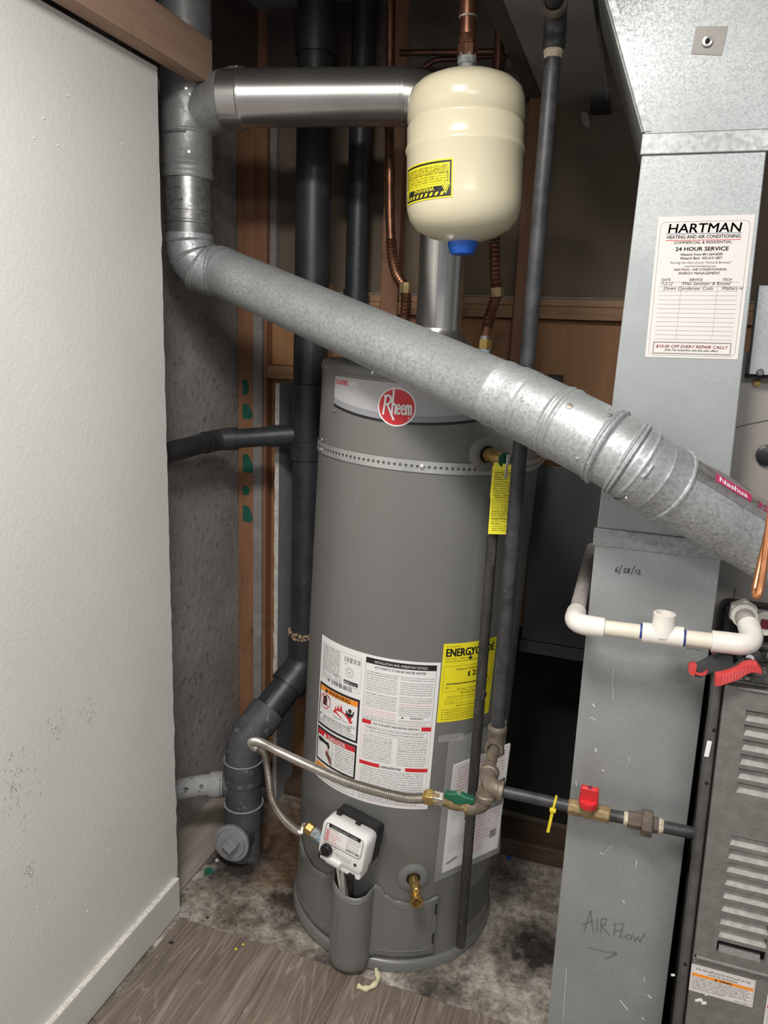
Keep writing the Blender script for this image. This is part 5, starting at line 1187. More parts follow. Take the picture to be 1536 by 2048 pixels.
MB().rev((.113, BY, BZ), (1, 0, 0), [(0, .0125), (.004, .0135), (.009, .0112)], 16).build('dope_ring', 'dope', t)
MB().tube([(.112, BY, BZ), (.205, BY, BZ + .001)], .0106, 20).build('pipe', 'iron', t)
# red-handled stop
t = thing('furnace_gas_valve', (0, BY, BZ - .016), 'brass gas valve with red lever on the furnace branch', 'valve')
vb = MB().rev((-.040, BY, BZ), (1, 0, 0), [(0, .0135), (.004, .0150), (.020, .0150), (.024, .0125), (.030, .0150), (.038, .0150), (.044, .0125), (.048, .0150), (.070, .0150), (.073, .0130)], 8)
vb.rev((-.006, BY - .004, BZ), (0, -.25, 1), [(0, .013), (.018, .012), (.022, .010)], 16)
vb = vb.build('body', 'brass_old', t, bevel=.0008)
P = Print(Flat((-.030, BY - .0146, BZ), (1, 0, 0), (0, 0, 1), (0, -1, 0)), .0006); P.ring(0, -.001, .003, .0042, 'brass'); P.ring(.052, -.003, .003, .0042, 'brass'); P.text('1/2 G', .012, -.004, .007, 'brass'); P.done(vb, False)
hc = V((-.006, BY - .010, BZ + .022)); ha = V((0, -.25, 1)).normalized(); hf = V((0, -1, -.25)).normalized()
MB().rev(hc, ha, [(-.004, .0165), (.006, .0172), (.009, .0165)], 28).build('handle_skirt', 'red', t)
hd = MB().hexa([hc + V((-.0165, 0, 0)) + ha * .007 - hf * .007, hc + V((.0165, 0, 0)) + ha * .007 - hf * .007, hc + V((.0165, 0, 0)) + ha * .007 + hf * .006, hc + V((-.0165, 0, 0)) + ha * .007 + hf * .006,
                hc + V((-.0150, 0, 0)) + ha * .034 - hf * .007, hc + V((.0150, 0, 0)) + ha * .034 - hf * .007, hc + V((.0150, 0, 0)) + ha * .034 + hf * .003, hc + V((-.0150, 0, 0)) + ha * .034 + hf * .003]).build('lever', 'red', t, bevel=.0025)
MB().rev(hc + ha * .0335 - hf * .002, ha, [(0, .0042), (.001, .004)], 14).build('lever_screw', 'maroon', t)
# appliance stop and flex connector
LZ = .604
t = thing('heater_gas_valve', (-.235, BY, LZ - .015), 'small brass gas valve with green handle feeding the flex line', 'valve')
MB().tube(arc((GX + .008, BY, BZ - .004), (GX + .008, BY, LZ), (GX - .022, BY, LZ), 10), [.0165] * 11, 20).build('street_elbow', 'malleable', t)
MB().rev((GX + .008, BY, BZ - .012), (0, 0, -1), [(0, .0165), (.002, .0190), (.011, .0190), (.012, .016)], 20).build('elbow_rim', 'malleable', t)
MB().rev((GX - .018, BY, LZ), (-1, -.0, .0), [(0, .0165), (.002, .0180), (.010, .0180), (.011, .0135), (.020, .0135), (.022, .0150), (.040, .0150), (.043, .0125), (.060, .0125), (.061, .0140), (.072, .0140)], 8).build('body', 'brass_old', t)
g_ = V((-.238, BY - .004, LZ + .020)); 
MB().rev(g_ - V((0, 0, .008)), (0, -.2, 1), [(0, .008), (.008, .008)], 14).build('stem', 'brass_old', t)
gh = [(-.029, -.007), (-.026, .005), (-.012, .006), (-.006, .009), (.006, .009), (.013, .006), (.030, .005), (.031, -.008), (.013, -.008), (.006, -.014), (-.008, -.014), (-.013, -.008)]
MB().prism([g_ + V((x, -.012, z)) for x, z in gh], (0, .014, 0)).build('handle', 'green_handle', t, bevel=.0025)
MB().rev(g_ + V((.0, -.004, .008)), (0, 0, 1), [(0, .0055), (.003, .005)], 12).build('handle_nut', 'screw', t)
t = thing('gas_connector', (-.30, BY, LZ - .014), 'corrugated stainless gas flex line looping across the heater front', 'gas connector')
fl0 = V((-.305, BY - .001, LZ - .006))
fx_end = HM @ (gin + gdir * .052)
Lp = [fl0, on(800, 1594, 1, 1.270), on(700, 1566, 1, 1.300), on(620, 1532, 1, 1.345), on(560, 1504, 1, 1.395), on(520, 1484, 1, 1.425), on(503, 1484, 1, 1.450), on(512, 1496, 1, 1.475), on(529, 1508, 1, 1.475), on(537, 1550, 1, 1.462), on(545, 1600, 1, 1.445), on(570, 1640, 1, 1.420), on(600, 1663, 1, 1.400), fx_end]
pts, rr = corrug(catmull(Lp, 16), .0070, .0100, .0050)
MB().tube(pts, rr, 14).build('corrugated_tube', 'steel_flex', t)
MB().rev((-.286, BY, LZ - .001), (-1, 0, -.04), [(0, .0130), (.002, .0165), (.016, .0165), (.018, .0125), (.022, .0120)], 6).build('flare_nut', 'brass', t, bevel=.001)
MB().rev((-.268, BY, LZ), (-1, 0, 0), [(0, .0145), (.020, .0145)], 6).build('adapter', 'solder', t, bevel=.001)
gdw = (HM.to_3x3() @ gdir).normalized()
MB().rev(HM @ (gin + gdir * .030), gdw, [(0, .0125), (.002, .0145), (.018, .0145), (.022, .0105)], 6).build('flare_nut', 'brass', t, bevel=.001)
MB().rev(HM @ (gin + gdir * .010), gdw, [(0, .0118), (.020, .0118)], 8).build('flare_adapter', 'neck', t)
zt = thing('zip_tie', on(1105, 1660, 1, 1.245), 'yellow nylon zip tie looped on the gas branch', 'zip tie')
zx = on(1110, 1597, 1, BY).x
MB().tube([V((zx + .002 * sin(a), BY + .0118 * cos(a), BZ + .0118 * sin(a))) for a in [2 * pi * k / 24 for k in range(25)]], .0022, 8, caps=False).build('loop', 'yellow_tie', zt)
MB().obox((zx - .001, BY - .0135, BZ - .007), ((1, 0, 0), (0, 1, 0), (0, 0, 1)), (.0055, .003, .0035)).build('lock_head', 'yellow_tie', zt, bevel=.001)
MB().obox((zx - .0035, BY - .013, BZ - .030), ((1, 0, -.0), (0, 1, 0), (.10, 0, 1)), (.0026, .0007, .024)).build('tail', 'yellow_tie', zt)

# ================================================================== condensate drain
PY, PZ = 1.205, 1.016
t = thing('condensate_drain', (.05, PY, PZ - .02), 'white plastic condensate pipe with upright tee across the metal duct', 'drain pipe')
pr = .0128
MB().tube([(-.062, 1.72, 1.010), (-.060, 1.30, 1.012), (-.060, 1.225, PZ)], .0135, 24).build('rear_pipe', 'pvc_dirty', t)
MB().tube([(-.060, 1.262, PZ - .001), (-.060, 1.24, PZ)] + arc((-.060, 1.235, PZ), (-.060, PY, PZ), (-.032, PY, PZ), 10) + [V((-.012, PY, PZ))], [.0165] * 2 + [.0168] * 11 + [.0165], 28).build('elbow', 'pvc', t)
MB().tube([(-.02, PY, PZ), (.055, PY, PZ + .002)], pr, 24).build('left_pipe', 'pvc_pipe', t)
MB().tube([(.100, PY, PZ + .003), (.155, PY, PZ + .005)], pr, 24).build('right_pipe', 'pvc_pipe', t)
xt = .076
tt_ = MB().tube([(.046, PY, PZ + .002), (.107, PY, PZ + .004)], .0165, 28); 
te = tt_.build('tee', 'pvc', t)
MB().rev((xt, PY, PZ + .003), (0, 0, 1), [(0, .0185), (.014, .0180), (.020, .0165), (.036, .0168), (.0365, .0160), (.0365, .0125), (.024, .0120), (.024, .001)], 28, caps=False).build('tee_socket', 'pvc', te)
for x in (.0455, .1085, .153): MB().tube([(x - .003, PY, PZ + .003), (x + .002, PY, PZ + .003)], .0134, 24).build('primer_stain', 'primer', t)
P = Print(Flat((.112, PY - .0122, PZ - .006), (1, 0, 0), (0, .35, -1), (0, -1, -.35)), .0018, xf=lambda u, v: (u, -v)); P.text('3/4 PVC', 0, -.003, .006, 'ink', xs=1.1); P.done(t, False)
MB().tube([V((.148, PY, PZ + .005)), V((.172, PY, PZ + .006))] + arc((.180, PY, PZ + .006), (.207, PY, PZ + .006), (.207, PY + .032, PZ + .014), 10) + [V((.205, PY + .055, PZ + .020))], .0168, 28).build('end_elbow', 'pvc', t)
MB().tube([(.205, PY + .05, PZ + .018), (.203, 1.315, PZ + .022)], .0150, 24).build('adapter_neck', 'pvc_dirty', t)
MB().rev((.203, 1.325, PZ + .022), (0, -1, 0), [(0, .023), (.016, .023), (.018, .021)], 6).build('hex_adapter', 'pvc', t, bevel=.001)
MB().rev((.203, 1.309, PZ + .022), (0, -1, 0), [(0, .0205), (.012, .020), (.012, .015)], 24).build('adapter_ring', 'pvc', t)

# ================================================================== sheet metal duct
DY0, DY1 = 1.30, 1.66
def lean_x(z): return -.030 * (z - .65)
t = thing('return_air_duct', (.06, 1.48, 0), 'square galvanised sheet metal duct with service sticker beside the heater', 'duct')
def dbox(name, x0b, x1b, zb, x0t, x1t, zt_, m_='duct_metal', yo=0.0, y0t=None, bev=.0015):
    y0t = DY0 if y0t is None else y0t
    return MB().hexa([(x0b, DY0 - yo, zb), (x1b, DY0 - yo, zb), (x1b, DY1 + yo, zb), (x0b, DY1 + yo, zb), (x0t, y0t - yo, zt_), (x1t, y0t - yo, zt_), (x1t, DY1 + yo, zt_), (x0t, DY1 + yo, zt_)]).build(name, m_, t, smooth=0, bevel=bev)
dl_ = dbox('lower_section', -.036, .174, .001, -.043, .156, 1.128)
dbox('drive_cleat', -.0465, .160, 1.127, -.0472, .158, 1.158, 'band_metal', .004)
dm_ = dbox('middle_section', -.0425, .155, 1.1575, -.035, .1375, 1.744)
dbox('drive_cleat', -.0375, .142, 1.743, -.0375, .141, 1.773, 'band_metal', .004)
du_ = dbox('upper_transition', -.034, .138, 1.7725, -.243, .112, 2.299, y0t=1.27)
def tpoint(s, z, off=.0):   # on the sloping front of the transition, s metres from its left edge
    k = (z - 1.7725) / (2.299 - 1.7725); return V((-.034 - .209 * k + s, DY0 - .03 * k - off, z))
m_ = MB()
m_.hexa([tpoint(-.001, 1.776, 0), tpoint(.011, 1.776, 0), tpoint(.011, 1.776, .0016), tpoint(-.001, 1.776, .0016), tpoint(-.001, 2.298, 0), tpoint(.012, 2.298, 0), tpoint(.012, 2.298, .0016), tpoint(-.001, 2.298, .0016)]).build('corner_flange', 'band_metal', t, smooth=0)
MB().tube([tpoint(-.002, 1.775, .001), tpoint(-.002, 2.298, .001)], .0022, 8).build('corner_seam', 'band_metal', t)
O_ = on(1382, 108, 1, 1.29)
pts = []
for px, py in ((1382, 108), (1444, 111), (1456, 52), (1392, 53)):
    p = on(px, py, 1, 1.29); k = (p.z - 1.7725) / (2.299 - 1.7725); p = on(px, py, 1, DY0 - .03 * k - .0006); pts.append(p)
tp_ = MB().prism(pts, (0, -.0005, 0)).build('tape_patch', 'tape_clear', t, smooth=0)
p = on(1415, 82, 1, 1.289)
MB().rev(p + V((0, .002, 0)), (0, -1, 0), [(0, .0075), (.003, .0068), (.0035, .0035), (.002, .002)], 16).build('test_hole_rim', 'screw', tp_)
MB().rev(p + V((0, -.001, -.001)), (0, -1, 0), [(0, .0036), (.0012, .0032)], 12).build('test_hole', 'void', tp_)
# service sticker
a_, b_, c_ = on(1290, 714, 1, DY0 - .0005), on(1475, 719, 1, DY0 - .0005), on(1317, 434, 1, DY0 - .0005)
Us, Vs = (b_ - a_), (c_ - a_); sw, sh = Us.length, Vs.length; SS = Flat(a_, Us.normalized(), Vs.normalized(), (0, -1, 0))
sk = patch(SS, 0, 0, sw, sh, .0004).build('service_sticker', 'cream_label', dm_, smooth=0)
P = Print(SS, .0006)
def rr(u0, v0, u1, v1, r, w, col):
    pts = []
    for cx, cy, a0 in ((u1 - r, v1 - r, 0), (u0 + r, v1 - r, 90), (u0 + r, v0 + r, 180), (u1 - r, v0 + r, 270)):
        for k in range(7): a = radians(a0 + 15 * k); pts.append((cx + r * cos(a), cy + r * sin(a)))
    P.line(pts + [pts[0]], w, col)
rr(.0045, .0035, sw - .005, sh - .008, .008, .0004, 'ink_grey')
f = lambda q: sh * (1 - q); mid = sw / 2 - .001
P.text('HARTMAN', mid, f(.113), .0190, 'ink', 'C', .018, width=.104, res=3, shear=.08)
P.grid(mid - .053, f(.122), mid + .053, f(.1185), 'ink_blue'); P.text('HEATING AND AIR CONDITIONING', mid, f(.153), .0072, 'ink', 'C', .022, width=.104, res=2)
P.grid(mid - .053, f(.1675), mid + .053, f(.163), 'ink_red'); P.text('COMMERCIAL & RESIDENTIAL', mid, f(.189), .0055, 'ink_brown', 'C', .018, width=.082, res=2)
P.text('24 HOUR SERVICE', mid, f(.238), .0080, 'ink', 'C', .030, width=.075, res=2)
P.text('Wasatch Front 801-264-8300', mid, f(.271), .0052, 'ink', 'C', .018, width=.060, shear=.2, res=2); P.text('Wasatch Back  435-615-1857', mid, f(.297), .0052, 'ink', 'C', .018, width=.060, shear=.2, res=2)
P.text('"Serving the Hart of your Home & Business"', mid, f(.327), .0050, 'ink_grey', 'C', width=.089, shear=.2, res=2); P.text('www.hartmanheating.com', mid, f(.351), .0045, 'ink_grey', 'C', width=.045, res=2)
P.text('HEATING', mid - .037, f(.376), .0050, 'ink_red', 'L', .012, width=.022, res=2); P.text('\u2022 AIR CONDITIONING', mid - .013, f(.376), .0050, 'ink', 'L', .012, width=.051, res=2); P.text('ENERGY MANAGEMENT', mid, f(.402), .0050, 'ink', 'C', .012, width=.059, res=2)
for s_, u in (('DATE', .020), ('SERVICE', .063), ('TECH', .107)): P.text(s_, u, f(.447), .0052, 'ink', 'C', .012, res=2)
for k in range(14): P.grid(.011, f(.4575 + k * .0314), sw - .011, f(.4558 + k * .0314), 'ink_grey')
for u in (.043, .095): P.grid(u, f(.866), u + .0003, f(.456), 'ink_grey')
P.text('7-3-12', .013, f(.478), .0070, 'ink', shear=.3, xs=.9, res=2); P.text('Wax Sanitizer & Rinsed', .043, f(.476), .0070, 'ink', shear=.35, width=.070, res=2)
P.text('Down Condenser Coils', .017, f(.510), .0070, 'ink', shear=.3, width=.072, res=2); P.text('Walters H', .100, f(.510), .0075, 'ink', shear=.35, width=.031, res=2)
P.frame(.0105, f(.972), sw - .011, f(.884), .0008, 'ink_grey'); P.frame(.0118, f(.966), sw - .0125, f(.890), .0003, 'ink_grey')
P.text('$10.00 OFF EVERY REPAIR CALL!!', mid, f(.927), .0064, 'ink_red', 'C', .022, width=.104, shear=.2, res=2); P.text('(With This Sticker/Not valid with other offers)', mid, f(.950), .0045, 'ink', 'C', .01, width=.078, shear=.2, res=2)
P.done(sk, False)
# felt pen notes
def pen(parent, ox, oy, sc, strokes, w, col='ink'):
    P = Print(Flat((0, DY0 - .0012, 0), (1, 0, 0), (0, 0, 1), (0, -1, 0)), .0)
    for s_ in strokes:
        q = [on(ox + x / sc, oy + y / sc, 1, DY0 - .0012) for x, y in s_]; P.line([(p.x, p.z) for p in q], w, col, .0003)
    for o in P.done(parent, False): o.name = 'pen_writing'
ell = lambda cx, cy, rx, ry: [(cx + rx * cos(k * pi / 7), cy + ry * sin(k * pi / 7)) for k in range(15)]
pen(dl_, 1080, 1420, 3.261, [[(285, 1450), (330, 1310), (345, 1450)], [(270, 1402), (345, 1375)], [(375, 1350), (371, 1448)], [(402, 1360), (395, 1462)], [(402, 1362), (432, 1362), (428, 1395), (400, 1410), (455, 1470)], [(492, 1400), (480, 1476)], [(475, 1398), (548, 1393)], [(485, 1440), (528, 1438)], [(548, 1398), (520, 1480), (552, 1484)], ell(578, 1480, 20, 16), [(605, 1462), (620, 1508), (640, 1480), (650, 1514), (684, 1458)], [(312, 1550), (400, 1572), (502, 1592)], [(470, 1572), (502, 1592), (420, 1625)]], .0010, 'ink_grey')
pen(dl_, 1080, 1040, 3.368, [[(527, 315), (510, 332), (508, 345), (518, 350), (526, 343), (520, 335), (510, 340)], [(552, 305), (530, 366)], [(563, 332), (574, 325), (580, 334), (562, 353), (583, 353)], [(602, 326), (590, 330), (604, 348), (592, 358), (586, 350), (606, 333), (602, 326)], [(640, 308), (612, 368)], [(649, 335), (642, 360)], [(660, 342), (673, 337), (674, 348), (656, 366), (681, 366)]], .0010)
# scuffs, drips and pale specks on the duct
P = Print(Flat((0, DY0 - .0009, 0), (1, 0, 0), (0, 0, 1), (0, -1, 0)), .0)
for pts, w in ((((1226, 1340), (1225, 1370), (1227, 1400)), .0016), (((1186, 1408), (1189, 1413)), .004), (((1182, 1435), (1192, 1440)), .003), (((1205, 1710), (1214, 1700), (1222, 1690)), .0018), (((1200, 1706), (1208, 1709)), .003), (((1258, 1515), (1260, 1526)), .0012), (((1152, 1562), (1153, 1572)), .0018), (((1191, 1497), (1192, 1503)), .004), (((1205, 1540), (1207, 1542)), .004), (((1247, 1800), (1248, 1806)), .003), (((1133, 1938), (1126, 2040)), .0015), (((1240, 2000), (1256, 2020)), .004), (((1284, 2035), (1288, 2040)), .004), (((1296, 1990), (1302, 1996)), .005), (((1288, 1955), (1289, 1962)), .003), (((1219, 1660), (1226, 1690), (1222, 1700)), .0010), (((1273, 1720), (1272, 1735)), .002), (((1197, 1142), (1198, 1143)), .0016)):
    q = [on(x, y, 1, DY0 - .0009) for x, y in pts]; P.line([(p.x, p.z) for p in q], w * .7, 'speck', .0002)
for o in P.done(dl_, False): o.name = 'pale_speck'

# ================================================================== furnace
FY = 1.20
t = thing('furnace', (.45, 1.5, 0), 'dark grey gas furnace cabinet with louvered lower door at the right', 'furnace')
def fp(x, z, y=FY): return V((x + lean_x(z), y, z))
def fbox(name, x0, z0, x1, z1, y0, y1, m_, parent=None, bev=.0015, smooth=0):
    return MB().hexa([fp(x0, z0, y0), fp(x1, z0, y0), fp(x1, z0, y1), fp(x0, z0, y1), fp(x0, z1, y0), fp(x1, z1, y0), fp(x1, z1, y1), fp(x0, z1, y1)]).build(name, m_, parent or t, smooth=smooth, bevel=bev)
XR = .72
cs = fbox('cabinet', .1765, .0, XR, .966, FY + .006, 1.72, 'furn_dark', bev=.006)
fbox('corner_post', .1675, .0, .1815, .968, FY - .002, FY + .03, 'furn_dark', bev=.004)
for x, z in ((.1765, .877), (.1745, .784), (.1735, .441)): MB().rev(fp(x, z, FY - .002), (0, -1, 0), [(-.001, .0032), (.0006, .0030)], 12).build('screw_hole', 'void', t)
MB().rev((.1722, BY + .001, BZ + .006), (-1, 0, 0), [(0, .0185), (.0012, .0180)], 24).build('gas_knockout', 'void', t)
# lower door: flat cells round the louvers
DX0, DX1, DYF = .1835, XR, FY - .012
rows = [(.925 - .0246 * k, .018) for k in range(6)] + [(.7085 - .02455 * k, .018) for k in range(8)] + [(.5125, .023)]
LX0, LX1 = .2165, .2890; LXB = .40
edges = []
for i, (zt_, h_) in enumerate(rows): edges.append((zt_ - h_, zt_))
edges.sort()
door = MB(); th = .010
def cell(x0, x1, z0, z1): door.hexa([fp(x0, z0, DYF), fp(x1, z0, DYF), fp(x1, z0, DYF + th), fp(x0, z0, DYF + th), fp(x0, z1, DYF), fp(x1, z1, DYF), fp(x1, z1, DYF + th), fp(x0, z1, DYF + th)])
zprev = .474
for z0, z1 in edges: cell(LX0, LX1, zprev, z0); zprev = z1
cell(LX0, LX1, zprev, .960); cell(DX0, LX0, .474, .960); cell(LX1, DX1, .474, .960)
dr = door.build('lower_door', 'furn', t, smooth=0)
for i, (zt_, h_) in enumerate(rows):
    z0 = zt_ - h_; d0 = DYF + .0008; d1 = DYF + .0145
    lv = MB()
    if i < 14:
        a, b, c, d = fp(LX0, z0, d0), fp(LX1, z0, d0), fp(LX1, zt_ - .0065, d1), fp(LX0, zt_ - .0065, d1)
        e_, g_2 = fp(LX0, zt_, d1), fp(LX1, zt_, d1)
        lv.add([a, b, c, d, e_, g_2, a + V((0, .006, -.001)), b + V((0, .006, -.001)), c + V((0, .004, 0)), d + V((0, .004, 0))], [(0, 1, 2, 3), (3, 2, 5, 4), (6, 7, 8, 9), (0, 1, 7, 6), (0, 3, 9, 6), (1, 2, 8, 7)])
        lv.build('louver', 'louver', dr, smooth=0)
    else:
        lv.hexa([fp(LX0 + .004, z0 - .001, d0 + .001), fp(LX1 - .006, z0 - .001, d0 + .001), fp(LX1 - .006, z0 - .001, d0 + .004), fp(LX0 + .004, z0 - .001, d0 + .004), fp(LX0 + .004, z0 + .0095, d0 + .007), fp(LX1 - .006, z0 + .0095, d0 + .007), fp(LX1 - .006, z0 + .0095, d0 + .010), fp(LX0 + .004, z0 + .0095, d0 + .010)])
        lv.build('louver', 'furn', dr, smooth=0); fbox('slot_void', LX0 - .001, z0 - .001, LX1 + .001, zt_ + .001, DYF + .012, DYF + .014, 'void', dr, bev=0)
MB().tube([fp(DX0 + .004, .471, DYF - .001), fp(DX1, .471, DYF - .001)], .0036, 10).build('door_lip', 'furn', dr)
MB().tube([fp(.2, .9585, DYF), fp(DX1, .9585, DYF)], .0030, 10).build('door_top_lip', 'furn', dr)
fbox('base_panel', DX0, .001, DX1, .466, DYF + .002, DYF + .012, 'furn', bev=.001)
# warning label low on the furnace
SL = Flat(fp(.1825, .401, DYF + .0018), (1, 0, 0), V((-.030, 0, 1)).normalized(), (0, -1, 0)); lw, lh = .0985, .0525
lb = patch(SL, 0, 0, lw, lh, .0005).build('warning_label', 'cream_label', t, smooth=0)
P = Print(SL, .0007); P.k = 0
rr(.002, .002, lw - .002, lh - .002, .003, .0003, 'ink_grey') if False else None
P.frame(.002, .002, lw - .002, lh - .002, .0003, 'ink_grey')
P.text('FOR GAS APPLIANCES INSTALLED IN THE', lw / 2, lh - .0085, .0052, 'ink', 'C', width=.084, res=2); P.text('STATE OF CALIFORNIA', lw / 2, lh - .0143, .0052, 'ink', 'C', width=.045, res=2)
P.grid(.002, lh - .0215, lw - .002, lh - .0160, 'ink_orange', .0009); P.text('WARNING', lw / 2 + .005, lh - .0207, .0056, 'ink', 'C', .03, width=.020, res=2, off=.0013); P.poly([(.037, lh - .0208), (.042, lh - .0208), (.0395, lh - .0165)], 'ink', .0013)
CA = ['If a gas appliance is not installed, operated, or maintained', "in accordance with the manufacturer's instructions, you", 'could be exposed to substances found in gas or from', 'products of gas combustion which are known to the state', 'of California to cause cancer, birth defects, or other', 'reproductive harm. Consult your gas supplier in the state of', 'California for more information.']
for k, s_ in enumerate(CA): P.text(s_, .0035, lh - .0253 - k * .0036, .0040, 'ink', xs=1, width=(lw - .008) * (.94 + .06 * (k % 2)) if k < 6 else None)
P.text('328099-201 REV. A', lw - .004, .0032, .0030, 'ink', 'R'); P.done(lb, False)
SL = Flat(fp(.3005, .30, DYF + .0018), (1, 0, 0), V((-.030, 0, 1)).normalized(), (0, -1, 0))
lb = patch(SL, 0, 0, .09, .134, .0005).build('data_label', 'cream_label', t, smooth=0)
P = Print(SL, .0007); P.grid(.002, .108, .088, .114, 'pink'); P.k = 0; P.para(.003, .105, .084, 20, .005, 'ink', CA[0] + ' ' + CA[1], .0042); P.done(lb, False)
P = Print(Flat(fp(0, .0, DYF + .0018), (1, 0, 0), V((-.030, 0, 1)).normalized(), (0, -1, 0)), .0)
for (px, py, w) in ((1400, 2000, .004), (1408, 2006, .004), (1394, 2001, .003), (1412, 1990, .0015), (1346, 1950, .003)):
    p = on(px, py, 1, DYF + .0015); MB().obox(p, ((1, 0, 0.4), (0, 1, 0), (-.4, 0, 1)), (w, .0006, w * .6)).build('paint_chip', 'white_label', t)
p = on(1416, 1498, 1, FY - .003); MB().obox(p, ((1, 0, 0), (0, 1, 0), (.05, 0, 1)), (.0035, .0006, .014)).build('paint_chip', 'white_label', t, bevel=.001)
# open upper compartment
fbox('blower_deck', .178, .9665, XR, .975, FY + .0, 1.40, 'dirt', bev=.001)
fbox('vestibule_panel', .168, .976, XR, 1.46, 1.375, 1.395, 'vest', bev=.001)
MB().tube([fp(.206, 1.060, 1.3745), fp(.206, .98, 1.3745)], .0008, 6).build('panel_seam', 'furn_dark', t)
fbox('sheet_metal_box', .186, 1.424, XR, 1.56, 1.345, 1.374, 'duct_metal', bev=.001)
fbox('shadow_gap', .184, 1.418, XR, 1.4235, 1.35, 1.374, 'void', bev=0)
p = on(1520, 745, 1, 1.345); MB().rev(p, (0, -1, 0), [(0, .006), (.002, .006), (.004, .004)], 8).build('hex_screw', 'steel_dk', t)
p = on(1514, 766, 1, 1.374); MB().rev(p, (0, -1, 0), [(0, .0062), (.002, .0062), (.003, .003)], 14).build('brass_grommet', 'brass', t)
p = on(1534, 910, 1, 1.373); MB().rev(p, (0, -1, 0), [(0, .017), (.006, .017), (.008, .014)], 28).build('rubber_port', 'black', t)
p = on(1532, 600, 1, 1.36); MB().rev(p, (0, -1, 0), [(-.01, .012), (.004, .012), (.004, .007), (.010, .007)], 14).build('hose_barb', 'steel_dk', t)
MB().tube([on(1445, 862, 1, 1.374), on(1500, 848, 1, 1.374), on(1560, 835, 1, 1.374)], .0007, 6).build('scratch', 'furn_dark', t)
bp = fbox('drain_box', .186, .985, .52, 1.046, 1.328, 1.374, 'black', bev=.012)
fbox('drain_box_rail', .19, .977, .52, .986, 1.318, 1.374, 'furn_dark', bev=.002)
p = on(1531, 1246, 1, 1.326); MB().rev(p, (0, -1, 0), [(0, .0205), (.005, .0205), (.006, .019), (.005, .0165)], 32).build('plug_ring', 'pvc', bp); MB().rev(p, (0, -1, 0), [(.002, .0165), (.0045, .016), (.0045, .004)], 28).build('red_plug', 'maroon', bp); MB().obox(p + V((0, -.006, 0)), ((1, 0, 0), (0, 1, 0), (0, 0, 1)), (.008, .002, .008)).build('plug_lug', 'maroon', bp, bevel=.001)
for (px, py) in ((1518, 1318), (1498, 1313), (1530, 1330), (1480, 1318), (1524, 1312)):
    p = on(px, py, 1, 1.27); p.z = .976; MB().rev(p, (random.uniform(-.3, .3), random.uniform(-.3, .3), 1), [(0, .006), (.004, .007), (.006, .0035), (.014, .003)], 10).build('burner_screw', 'steel_dk', t)

# ================================================================== pliers resting on the furnace deck
t = thing('pliers', on(1470, 1345, 1, 1.20), 'pliers with red and black grips lying on the furnace deck', 'pliers')
def grip(name, top, bot, th, y0, m_, shift=0.0):
    n = len(top); mm = MB()
    for yy, sc_ in ((y0, .82), (y0 + th * .25, 1), (y0 + th * .75, 1), (y0 + th, .82)):
        for (a, b), (c, d) in zip(top, bot):
            p, q = on(a, b, 1, y0), on(c, d, 1, y0); m_d = (p + q) / 2; p = m_d + (p - m_d) * sc_; q = m_d + (q - m_d) * sc_
            mm.v += [V((p.x, yy, p.z)), V((q.x, yy, q.z))]
    k = 2 * n
    for r_ in range(3):
        for i in range(n - 1):
            a = r_ * k + 2 * i; mm.f += [(a, a + 2, a + k + 2, a + k), (a + 1, a + 3, a + k + 3, a + k + 1)]
        mm.f += [(r_ * k, r_ * k + 1, r_ * k + k + 1, r_ * k + k), (r_ * k + k - 2, r_ * k + k - 1, r_ * k + 2 * k - 1, r_ * k + 2 * k - 2)]
    for r_ in (0, 3):
        for i in range(n - 1): a = r_ * k + 2 * i; mm.f.append((a, a + 2, a + 3, a + 1))
    return mm.build(name, m_, t, smooth=45)
grip('front_grip', [(1432, 1352), (1445, 1350), (1460, 1346), (1475, 1340), (1488, 1331), (1500, 1328), (1515, 1329), (1524, 1340)], [(1430, 1374), (1440, 1374), (1458, 1368), (1476, 1362), (1490, 1353), (1502, 1347), (1514, 1347), (1522, 1350)], .020, 1.166, 'grip_red')
grip('front_grip_back', [(1427, 1349), (1440, 1346), (1455, 1342), (1470, 1336), (1482, 1326), (1490, 1322)], [(1434, 1362), (1446, 1362), (1460, 1356), (1476, 1350), (1488, 1340), (1495, 1335)], .020, 1.187, 'grip_black')
for k in range(8):
    x0, y0 = 1447 + k * 6.5, 1352 - k * 2.4; MB().tube([on(x0, y0, 1, 1.1655), on(x0 - 2.5, y0 + 18 - k * .4, 1, 1.1655)], .0006, 6).build('grip_rib', 'ink_light_red', t)
grip('rear_grip', [(1392, 1333), (1405, 1327), (1420, 1319), (1440, 1311), (1456, 1308), (1466, 1311)], [(1390, 1356), (1402, 1358), (1416, 1352), (1434, 1343), (1452, 1336), (1466, 1332)], .020, 1.205, 'grip_black')
grip('rear_grip_end', [(1377, 1337), (1382, 1332), (1390, 1331), (1394, 1333)], [(1377, 1344), (1381, 1351), (1387, 1355), (1390, 1351)], .022, 1.203, 'grip_red')
grip('rear_grip_trim', [(1388, 1344), (1398, 1347), (1405, 1347), (1416, 1340)], [(1388, 1347), (1398, 1352), (1406, 1353), (1413, 1350)], .004, 1.202, 'grip_red')
grip('rear_grip_edge', [(1424, 1312), (1432, 1306), (1446, 1307), (1458, 1310)], [(1426, 1316), (1434, 1314), (1446, 1312), (1458, 1314)], .016, 1.228, 'grip_red')
MB().tube([on(1465, 1320, 1, 1.22), on(1490, 1312, 1, 1.24), on(1512, 1304, 1, 1.255)], [.011, .010, .007], 12).build('jaw', 'steel_dk', t)
